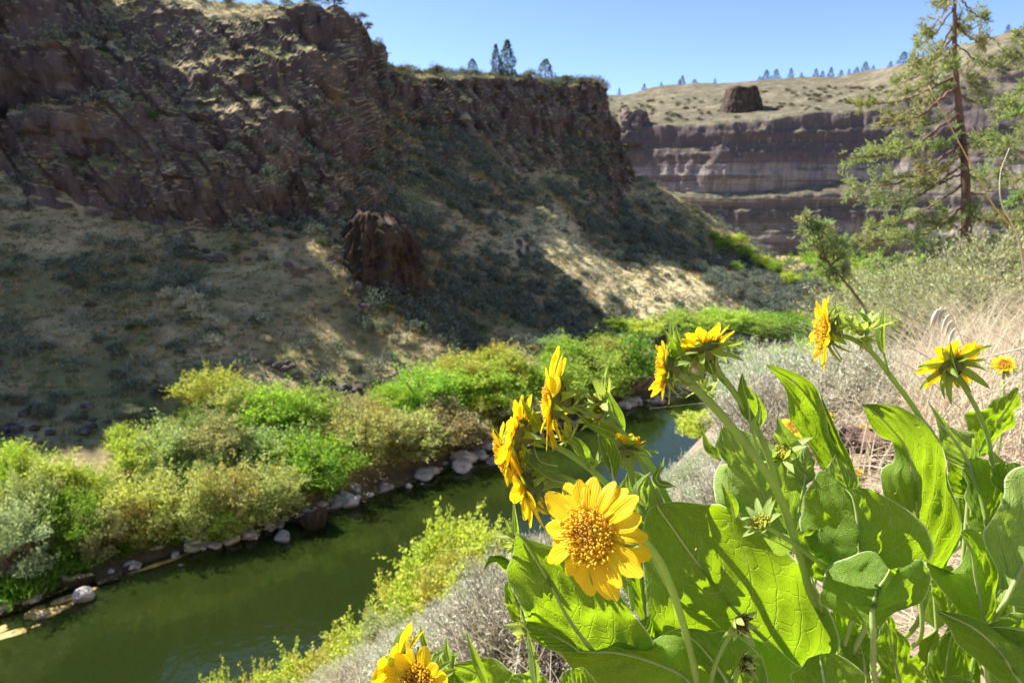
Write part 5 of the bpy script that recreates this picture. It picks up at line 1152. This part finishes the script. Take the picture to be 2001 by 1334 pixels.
leaf(PA, [(1470, 1050), (1410, 1000), (1394, 950), (1405, 915), (1420, 908), (1398, 875)], [(1545, 1060), (1510, 1000), (1470, 925), (1440, 880), (1410, 832)], [(1588, 1030), (1582, 965), (1545, 905), (1500, 868), (1450, 842)], 0.70, 0.72, 0.02, 0.0, mat=M_LEAF2, wave=0.006, quilt=0.0016, pet=[(1590, 1150, .70), (1610, 1300, .70)], label='pale quilted leaf behind the thick stem')
leaf(PA, [(1548, 935), (1535, 920), (1550, 898)], [(1570, 952), (1574, 915), (1577, 870)], [(1590, 935), (1594, 915), (1585, 890)], 0.68, 0.69, 0.005, 0.01, mat=M_LEAF2, rib=.0014)
leaf(PA, [(1560, 1345), (1552, 1318), (1575, 1290)], [(1620, 1400), (1612, 1345), (1605, 1305), (1600, 1277)], [(1695, 1370), (1692, 1325), (1660, 1290), (1625, 1276)], 0.53, 0.55, 0.02, 0.02, label='rounded bright leaf at the bottom edge, centre right')
leaf(PA, [(1650, 1290), (1640, 1262), (1655, 1240)], [(1690, 1320), (1685, 1280), (1675, 1240)], [(1712, 1290), (1705, 1255), (1692, 1235)], 0.66, 0.67, 0, 0)
leaf(PA, [(1725, 1340), (1712, 1290), (1714, 1240)], [(1770, 1380), (1752, 1310), (1740, 1255), (1732, 1212)], [(1805, 1350), (1785, 1292), (1762, 1240)], 0.66, 0.68, 0.0, 0.02)
leaf(PA, [(1640, 1345), (1612, 1300), (1600, 1240)], [(1690, 1400), (1665, 1320), (1640, 1250), (1625, 1190)], [(1700, 1330), (1690, 1270), (1660, 1200)], 0.70, 0.71, 0, 0, label='shaded leaf between the cup-shaped leaf and the bottom edge')
leaf(PA, [(1215, 1140), (1225, 1090), (1240, 1060)], [(1270, 1240), (1255, 1160), (1250, 1090), (1252, 1040)], [(1285, 1160), (1275, 1090), (1265, 1050)], 0.665, 0.67, 0, 0)
leaf(PA, [(1205, 1010), (1200, 965), (1220, 935)], [(1290, 1060), (1255, 1000), (1235, 950), (1228, 915)], [(1300, 1010), (1290, 960), (1262, 930)], 0.66, 0.67, 0.0, 0.0, mat=M_LEAF2)
leaf(PA, [(1180, 900), (1172, 875)], [(1198, 935), (1190, 895), (1168, 848)], [(1213, 905), (1208, 878), (1190, 855)], 0.60, 0.59, 0.005, 0.008, rib=.0012, wave=.001)
leaf(PA, [(975, 1100), (958, 1084)], [(1010, 1112), (980, 1086), (955, 1090), (943, 1116)], [(990, 1118), (968, 1098), (952, 1104)], 0.63, 0.60, 0, 0, rib=.001, wave=.001)
leaf(PA, [(1000, 1210), (986, 1170), (986, 1140)], [(1040, 1230), (1010, 1180), (1000, 1130)], [(1050, 1200), (1030, 1150), (1012, 1130)], 0.62, 0.62, 0, 0)
leaf(PA, [(1115, 1275), (1075, 1268), (1030, 1240)], [(1130, 1270), (1090, 1245), (1050, 1228), (1022, 1212)], [(1118, 1250), (1090, 1228), (1050, 1215)], 0.575, 0.575, 0, 0.015, rib=.001, wave=.002)
spear(PA, [(1262, 990), (1245, 960), (1258, 935), (1272, 922)], 10, (0.56, 0.55), M_LEAF2)
spear(PA, [(1320, 950), (1282, 940), (1295, 905), (1298, 893)], 8, (0.62, 0.61))
spear(PA, [(1340, 735), (1330, 700), (1312, 670), (1298, 643)], 15, (0.60, 0.585), label='small upright bract leaf behind the upper left-turned daisy')
spear(PA, [(1318, 690), (1312, 655), (1309, 618)], 7, (0.60, 0.60)); spear(PA, [(1330, 700), (1322, 660), (1315, 620)], 7, (0.61, 0.61), M_LEAF2)
spear(PA, [(1396, 735), (1388, 715), (1378, 690), (1372, 672)], 12, (0.61, 0.60)); spear(PA, [(1398, 715), (1402, 680), (1410, 650)], 4, (0.61, 0.60))
spear(PA, [(1466, 826), (1462, 790), (1452, 755), (1450, 727)], 19, (0.62, 0.61)); spear(PA, [(1482, 838), (1486, 805), (1480, 780), (1476, 762)], 12, (0.625, 0.62))
spear(PA, [(1216, 860), (1208, 820), (1190, 780), (1178, 735)], 13, (0.675, 0.675)); spear(PA, [(1200, 825), (1188, 790), (1180, 760), (1177, 730)], 6, (0.670, 0.665), M_LEAF2)
spear(PA, [(1225, 862), (1185, 840), (1150, 825), (1122, 802)], 13, (0.665, 0.655)); spear(PA, [(1150, 920), (1140, 885), (1115, 855), (1090, 838)], 13, (0.675, 0.665))
spear(PA, [(1062, 850), (1045, 820), (1028, 795), (1014, 772)], 10, (0.645, 0.635)); spear(PA, [(1110, 770), (1106, 745), (1118, 730)], 5, (0.645, 0.645), M_LEAF2)
spear(PA, [(1120, 945), (1075, 935), (1040, 910), (1016, 890)], 14, (0.635, 0.625), M_LEAF2)
spear(PA, [(1090, 910), (1055, 900), (1043, 870)], 5, (0.625, 0.625)); spear(PA, [(1408, 900), (1395, 885), (1382, 870), (1372, 835)], 9, (0.66, 0.66)); spear(PA, [(1428, 905), (1410, 880), (1395, 868)], 8, (0.66, 0.66))
spear(PA, [(1436, 1015), (1430, 985), (1418, 960), (1409, 942)], 12, (0.63, 0.62)); spear(PA, [(1548, 1075), (1520, 1060), (1490, 1048)], 22, (0.64, 0.62), M_LEAF2)
spear(PA, [(1010, 1080), (1008, 1050), (1005, 1005), (1003, 970)], 7, (0.60, 0.59)); spear(PA, [(1006, 1062), (994, 1040), (990, 1015)], 6, (0.60, 0.59))
spear(PA, [(1560, 900), (1548, 875), (1530, 845), (1518, 810)], 19, (0.72, 0.71), M_LEAF2)
# stems of plant A
stem(PA, [(1372, 1420, .58), (1362, 1330, .56), (1336, 1222, .535), (1302, 1122, .51), (1268, 1066, .495), (1232, 1040, .488), (1172, 1045, .488)], 0.0034)
stem(PA, [(1610, 1330, .68), (1580, 1150, .66), (1555, 1062, .645), (1520, 962, .625), (1468, 882, .61), (1402, 802, .60), (1345, 745, .595), (1322, 728, .595)], 0.0044)
stem(PA, [(1600, 1250, .67), (1572, 1120, .66), (1528, 985, .64), (1492, 865, .63), (1440, 775, .62), (1405, 728, .615), (1385, 695, .61)], 0.0034)
stem(PA, [(1510, 1330, .72), (1400, 1120, .71), (1310, 985, .69), (1274, 913, .68), (1240, 872, .67), (1186, 815, .665)], 0.0040)
stem(PA, [(1205, 835, 0.665), (1160, 812, 0.660), (1110, 790, 0.655), (1092, 783, 0.650)], 0.0026)
stem(PA, [(1330, 1130, .70), (1250, 1010, .69), (1190, 950, .68), (1140, 905, .665), (1080, 868, .65), (1030, 850, .645)], 0.0036)
stem(PA, [(1260, 1060, .69), (1180, 985, .67), (1130, 948, .655), (1090, 930, .64), (1045, 950, .63)], 0.0034)
stem(PA, [(1150, 918, 0.665), (1130, 880, 0.660), (1105, 858, 0.655)], 0.0016); stem(PA, [(1215, 835, 0.665), (1190, 800, 0.660), (1175, 782, 0.655)], 0.0016)
stem(PA, [(1340, 1130, .66), (1290, 990, .64), (1250, 900, .635), (1228, 872, .63)], 0.0022)
stem(PA, [(1380, 1420, .56), (1392, 1320, .555), (1412, 1265, .55), (1436, 1228, .545)], 0.0025); stem(PA, [(1425, 1420, .56), (1436, 1335, .55), (1446, 1300, .545)], 0.0024)
stem(PA, [(1640, 1130, .655), (1570, 1075, .64), (1520, 1042, .625), (1500, 1030, .62)], 0.0026); stem(PA, [(1250, 1250, .66), (1236, 1180, .65), (1226, 1110, .64)], 0.0030)
stem(PA, [(1590, 1200, .69), (1600, 1330, .7)], 0.0030); stem(PA, [(1480, 880, .63), (1470, 840, .62), (1464, 815, .62)], 0.0016)
stem(PA, [(1505, 900, .64), (1492, 870, .63), (1482, 838, .625)], 0.0016); stem(PA, [(1398, 745, .60), (1394, 730, .60)], 0.002)
# heads of plant A
head(PA, 1152, 1046, 0.470, (-0.58, 0.16, 0.78), 0.0945, 21, 11, lift=-0.08, disc_r=0.0185, label='fully open daisy turned to the camera')
head(PA, 1080, 782, 0.645, (-0.97, 0.05, -0.20), 0.1040, 21, 12, lift=0.10, disc_r=0.0186, label='daisy in profile facing left, highest of the left cluster')
head(PA, 1012, 848, 0.640, (-0.90, 0.25, -0.30), 0.0836, 19, 13, lift=0.15, disc_r=0.0164, label='left-facing daisy below the profile daisy')
head(PA, 985, 890, 0.655, (-0.80, -0.25, 0.05), 0.0633, 17, 17, lift=0.25, disc_r=0.0124)
head(PA, 1030, 955, 0.625, (-0.92, -0.30, -0.12), 0.0927, 19, 14, lift=0.15, disc_r=0.0164, label='left-facing daisy tucked above the big daisy')
head(PA, 1302, 722, 0.595, (-0.93, 0.05, -0.32), 0.058, 18, 15, lift=0.5, disc_r=0.0125, label='half-closed daisy turned left over the river')
head(PA, 1374, 680, 0.61, (-0.25, 0.85, -0.42), 0.062, 18, 16, lift=0.5, disc_r=0.014, label='daisy seen from below beside the half-closed one')
head(PA, 1226, 876, 0.63, (0.05, 0.75, -0.6), 0.040, 14, 18, lift=0.65, disc_r=0.009)
bud(PA, 1175, 778, 0.660, (-0.55, 0.75, 0.1), 0.017, 21); bud(PA, 1172, 808, 0.660, (-0.85, 0.2, 0.3), 0.016, 22); bud(PA, 1110, 852, 0.655, (-0.5, 0.7, 0.2), 0.012, 23, False); bud(PA, 1160, 905, 0.665, (-0.1, 0.95, 0.1), 0.011, 24, False)
bud(PA, 1446, 1216, .54, (0.25, -0.1, 0.95), 0.014, 25, True, 'withered star-shaped bud with a brown centre'); bud(PA, 1456, 1296, .54, (0.3, 0.1, 0.9), 0.011, 26, True); bud(PA, 1488, 1022, .615, (-0.6, 0.6, 0.4), 0.015, 27)
bud(PA, 1530, 885, .71, (-0.6, 0.6, 0.4), 0.019, 28); bud(PA, 1008, 1055, .60, (-0.95, 0.1, 0.1), 0.013, 29); bud(PA, 1025, 1232, .57, (-0.95, 0.1, 0.1), 0.012, 30); bud(PA, 1382, 762, .63, (-0.05, 0.95, 0.1), 0.011, 31, False)
bud(PA, 1118, 788, 0.650, (-0.4, 0.9, 0.1), 0.011, 32)

# --- plant D: upright leaves and the upper right daisy
leaf(PD, [(1620, 930), (1590, 882), (1563, 847), (1545, 805), (1534, 767), (1512, 730)], [(1668, 965), (1640, 915), (1618, 862), (1603, 812), (1580, 775), (1550, 743), (1496, 711)], [(1668, 945), (1648, 890), (1622, 838), (1606, 790), (1596, 752), (1562, 729)], 0.74, 0.70, 0.02, -0.03, wave=0.002, pet=[(1690, 1040, .76), (1700, 1200, .78)], label='upright pointed leaf with a folded edge, left of the dead branch')
leaf(PD, [(1650, 940), (1628, 880), (1612, 830), (1608, 790)], [(1675, 970), (1655, 905), (1632, 850), (1612, 800), (1602, 765)], [(1680, 950), (1664, 900), (1640, 850), (1618, 800)], 0.73, 0.71, 0, 0, rib=0, wave=0.001)
leaf(PD, [(1765, 1060), (1725, 985), (1722, 925), (1755, 905), (1745, 865), (1715, 850), (1700, 828), (1692, 805)], [(1795, 1150), (1790, 1020), (1786, 945), (1772, 880), (1748, 845), (1712, 808), (1684, 789)], [(1850, 1120), (1870, 1040), (1862, 955), (1842, 890), (1815, 835), (1775, 802), (1730, 789)], 0.74, 0.70, 0.02, 0.03, rib=0.0026, wave=0.004, quilt=0.0014, pet=[(1796, 1250, .76)], label='tall dark green leaf with a long pale midrib, tip bent left')
leaf(PD, [(1640, 960), (1612, 930), (1625, 900)], [(1680, 990), (1655, 950), (1632, 888)], [(1690, 965), (1670, 930), (1645, 900)], 0.68, 0.68, 0, 0, mat=M_LEAF2, rib=.001)
stem(PD, [(1800, 1200, .78), (1830, 900, .76), (1795, 812, .75), (1740, 735, .73), (1705, 690, .72), (1665, 662, .71), (1628, 655, .705)], 0.0030)
stem(PD, [(1738, 732, .725), (1732, 712, .725), (1727, 690, .725)], 0.0013)
spear(PD, [(1727, 695), (1720, 660), (1724, 625), (1727, 596)], 9, (0.725, 0.72), label='lone upright spear leaf on the upper right flower stem')
spear(PD, [(1646, 668), (1640, 635), (1630, 588)], 5, (0.70, 0.70)); spear(PD, [(1692, 660), (1694, 625), (1670, 605)], 7, (0.71, 0.71), M_LEAF2)
head(PD, 1612, 650, 0.705, (-0.95, 0.05, -0.22), 0.080, 20, 41, lift=0.28, disc_r=0.0145, label='upper right daisy in profile facing left')
bud(PD, 1682, 642, .71, (-0.1, 0.95, 0.1), 0.018, 42, True, 'pale opening bud beside the upper right daisy'); bud(PD, 1692, 664, .705, (0.1, -0.8, 0.5), 0.010, 43, False)

# --- plant B: right edge
leaf(PB, [(1885, 842), (1905, 798), (1935, 785), (1962, 775), (1978, 760)], [(1900, 900), (1925, 860), (1955, 815), (1975, 785), (1990, 755)], [(1925, 885), (1965, 850), (1986, 815), (1990, 785)], 0.80, 0.80, 0, 0.02, wave=0.003, label='leaf at the right edge behind the pale daisy stem')
leaf(PB, [(1845, 895), (1832, 862), (1832, 832), (1825, 805)], [(1900, 925), (1878, 880), (1852, 845), (1832, 820), (1812, 782)], [(1908, 905), (1913, 870), (1900, 845), (1862, 836), (1838, 812)], 0.76, 0.74, 0.01, 0.02, mat=M_LEAF2, label='curled pale leaf with a thin twisted tip left of the pale stem')
leaf(PB, [(1870, 950), (1885, 920), (1875, 905)], [(1900, 975), (1885, 935), (1872, 890)], [(1860, 965), (1850, 920), (1858, 890)], 0.80, 0.80, 0, 0)
leaf(PB, [(1895, 1030), (1888, 960), (1880, 925)], [(1930, 1040), (1915, 975), (1900, 930), (1885, 890)], [(1952, 1000), (1962, 940), (1945, 905), (1918, 895)], 0.74, 0.76, 0.01, 0.02, mat=M_LEAF)
leaf(PB, [(1870, 1192), (1832, 1145), (1814, 1100), (1842, 1116), (1880, 1100), (1890, 1070)], [(1925, 1228), (1912, 1170), (1903, 1120), (1896, 1080), (1875, 1040)], [(1948, 1190), (1951, 1140), (1935, 1085), (1915, 1045), (1895, 1031)], 0.66, 0.67, 0.02, 0.03, rib=0.0024, wave=0.003, pet=[(1930, 1330, .68)], label='twisted yellow-green leaf with a rolled lobe near the right edge')
leaf(PB, [(1945, 1165), (1946, 1120), (1930, 1050), (1935, 995), (1965, 965), (1990, 915)], [(1962, 1180), (1985, 1130), (2020, 1060), (2060, 980), (2100, 900)], [(2010, 1185), (2060, 1150), (2110, 1060), (2130, 960)], 0.64, 0.68, 0.02, 0.0, mat=M_LEAF2, rib=0.0026, wave=0.005, label='pale shiny leaf cut by the right picture edge')
leaf(PB, [(1975, 1345), (1930, 1310), (1880, 1265), (1848, 1220)], [(2030, 1380), (1990, 1328), (1950, 1270), (1900, 1225), (1826, 1190)], [(2060, 1300), (2010, 1240), (1960, 1230), (1900, 1205)], 0.60, 0.61, 0.02, 0.03, rib=0.0024, label='drooping dark leaf in the lower right corner')
leaf(PB, [(2040, 1290), (1990, 1270), (1950, 1240)], [(2060, 1250), (2020, 1235), (1975, 1225), (1925, 1222)], [(2040, 1190), (2000, 1195), (1960, 1205)], 0.62, 0.63, 0, 0)
leaf(PB, [(1822, 1345), (1808, 1310), (1818, 1270)], [(1850, 1400), (1846, 1330), (1852, 1270), (1862, 1225)], [(1885, 1350), (1892, 1300), (1880, 1250)], 0.72, 0.72, 0.01, 0.0, label='shaded leaf beside the bare soil patch at the bottom right')
leaf(PB, [(1900, 1375), (1850, 1340), (1835, 1320)], [(1930, 1400), (1890, 1350), (1850, 1325)], [(1940, 1360), (1900, 1330), (1870, 1320)], 0.60, 0.60, 0, 0)
leaf(PB, [(1840, 1200), (1820, 1150), (1815, 1115)], [(1870, 1240), (1850, 1170), (1835, 1110)], [(1900, 1200), (1880, 1140), (1860, 1105)], 0.74, 0.75, 0, 0)
leaf(PB, [(1955, 960), (1935, 930), (1950, 905)], [(1985, 1000), (1970, 950), (1965, 905)], [(2020, 980), (2010, 930), (1990, 905)], 0.74, 0.75, 0, 0)
stem(PB, [(1945, 1100, .78), (1942, 950, .77), (1932, 862, .765), (1910, 802, .76), (1884, 756, .755), (1872, 735, .755)], 0.0028)
stem(PB, [(1880, 900, .76), (1905, 945, .75), (1928, 1020, .74), (1935, 1200, .74)], 0.0022); stem(PB, [(1890, 1400, .70), (1900, 1300, .70), (1915, 1260, .70)], 0.0024)
head(PB, 1858, 712, 0.755, (-0.12, 0.62, -0.78), 0.076, 17, 51, lift=0.10, disc_r=0.0145, nb=18, bract_l=0.026, label='right-hand daisy seen from behind')
spear(PB, [(1872, 735), (1862, 705), (1856, 668)], 7, (0.74, 0.735))

# --- plant C: bottom edge
head(PC, 772, 1300, 0.56, (-0.80, 0.42, -0.30), 0.082, 17, 61, lift=0.15, disc_r=0.0155, bract_l=0.02, label='lowest left daisy facing away to the left')
head(PC, 818, 1338, 0.53, (-0.35, 0.25, 0.88), 0.070, 13, 62, lift=0.5, disc_r=0.014, label='daisy cut by the bottom edge, petals pointing up')
leaf(PC, [(850, 1375), (808, 1330), (812, 1295)], [(880, 1400), (850, 1330), (835, 1290), (815, 1272)], [(905, 1350), (880, 1300), (850, 1275)], 0.60, 0.60, 0.01, 0.01)
leaf(PC, [(950, 1420), (900, 1370), (875, 1320)], [(1010, 1420), (960, 1340), (915, 1305), (880, 1298)], [(1080, 1380), (1040, 1320), (985, 1300), (930, 1288)], 0.60, 0.60, 0.02, 0.0, label='broad leaf at the bottom edge between the two flower groups')
leaf(PC, [(1020, 1400), (985, 1350)], [(1060, 1400), (1030, 1340), (1000, 1318)], [(1100, 1370), (1070, 1330), (1030, 1315)], 0.58, 0.58, 0, 0)
spear(PC, [(955, 1350), (935, 1300), (918, 1255), (911, 1226)], 9, (0.57, 0.56)); spear(PC, [(1048, 1345), (1042, 1290), (1034, 1250), (1030, 1228)], 10, (0.55, 0.545), M_LEAF2)
spear(PC, [(785, 1290), (780, 1262), (792, 1236), (808, 1213)], 13, (0.58, 0.58)); spear(PC, [(832, 1275), (826, 1245), (820, 1216)], 6, (0.59, 0.59)); spear(PC, [(885, 1310), (872, 1275), (872, 1240)], 10, (0.59, 0.585), M_LEAF2)
spear(PC, [(880, 1345), (862, 1300), (855, 1252)], 8, (0.56, 0.56), M_LEAF2); spear(PC, [(880, 1305), (885, 1285), (900, 1272)], 7, (0.59, 0.59)); spear(PC, [(820, 1345), (822, 1310)], 6, (0.54, 0.54))
stem(PC, [(850, 1450, .62), (820, 1350, .59), (785, 1302, .565)], 0.003); stem(PC, [(860, 1480, .60), (840, 1400, .56), (822, 1345, .535)], 0.003)

# more leaves low in the clumps
for k, (pl, u, v, w, h, Y, lean) in enumerate([(PA, 1640, 1300, 70, 130, .74, 10), (PA, 1730, 1290, 60, 130, .76, -15), (PB, 1790, 1350, 60, 120, .78, 20), (PB, 1880, 1360, 70, 150, .74, -10), (PB, 1960, 1380, 80, 180, .72, 20), (PB, 1990, 1230, 70, 150, .74, -20), (PA, 1560, 1330, 80, 150, .72, -20), (PA, 1470, 1360, 80, 120, .66, 15), (PA, 1310, 1370, 90, 130, .62, -20), (PA, 1230, 1330, 80, 130, .66, 20), (PB, 1930, 1100, 60, 150, .80, 10), (PD, 1830, 1230, 60, 170, .84, -10), (PD, 1720, 1180, 60, 150, .82, 15), (PA, 1520, 1180, 60, 150, .76, -15), (PB, 1970, 1020, 60, 140, .82, -15), (PD, 1880, 1060, 50, 130, .84, 10), (PA, 1600, 1100, 50, 120, .76, 10), (PC, 920, 1390, 60, 90, .64, 10), (PC, 760, 1400, 60, 90, .62, -10)]):
    b, t_ = (u, v), (u + lean * 2, v - h); x1, x2 = u + lean * .6, u + lean * 1.4
    leaf(pl, [(u - w * .55, v - h * .18), (x1 - w * .6, v - h * .42), (x2 - w * .38, v - h * .75)], [b, (x1, v - h * .4), (x2, v - h * .75), t_], [(u + w * .5, v - h * .15), (x1 + w * .62, v - h * .42), (x2 + w * .36, v - h * .78)], Y, Y + .02 * ((k % 3) - 1), .015 * ((k % 2) * 2 - 1), .012, mat=M_LEAF if k % 4 else M_LEAF2)

# --- out-of-focus daisies farther back
for k, (u, v, Y, s, lab) in enumerate([(1962, 712, 1.5, .055, 'blurred daisy in the dry grass at the right edge'), (1552, 832, 1.3, .06, 'blurred orange daisy behind the tall pointed leaf'), (1690, 838, 2.3, .06, 'blurred daisy behind the dead branch'), (1618, 815, 2.0, .04, 'small blurred daisy right of the tall pointed leaf'), (1672, 925, 1.75, .04, 'blurred daisy below the dead branch')]):
    p = P(u, v, Y); g_ = np.array([p[0] + .03, p[1] + .02, gz(p[0], p[1])]); r_ = empty('small_daisy', g_); bpy.context.view_layer.update()
    head(r_, u, v, Y, (-0.5, 0.6, 0.4), s, 13, 70 + k, lift=0.2); mb = MB(); mb.tube([[0, 0, 0], (p - g_) * 0.5 + np.array([.01, 0, 0]), p - g_], .0025, 6); link('stem', mb.mesh('daisy_stem'), M_STK, r_)
    tag(r_, lab, 'wildflower', 'blurred daisies farther back')
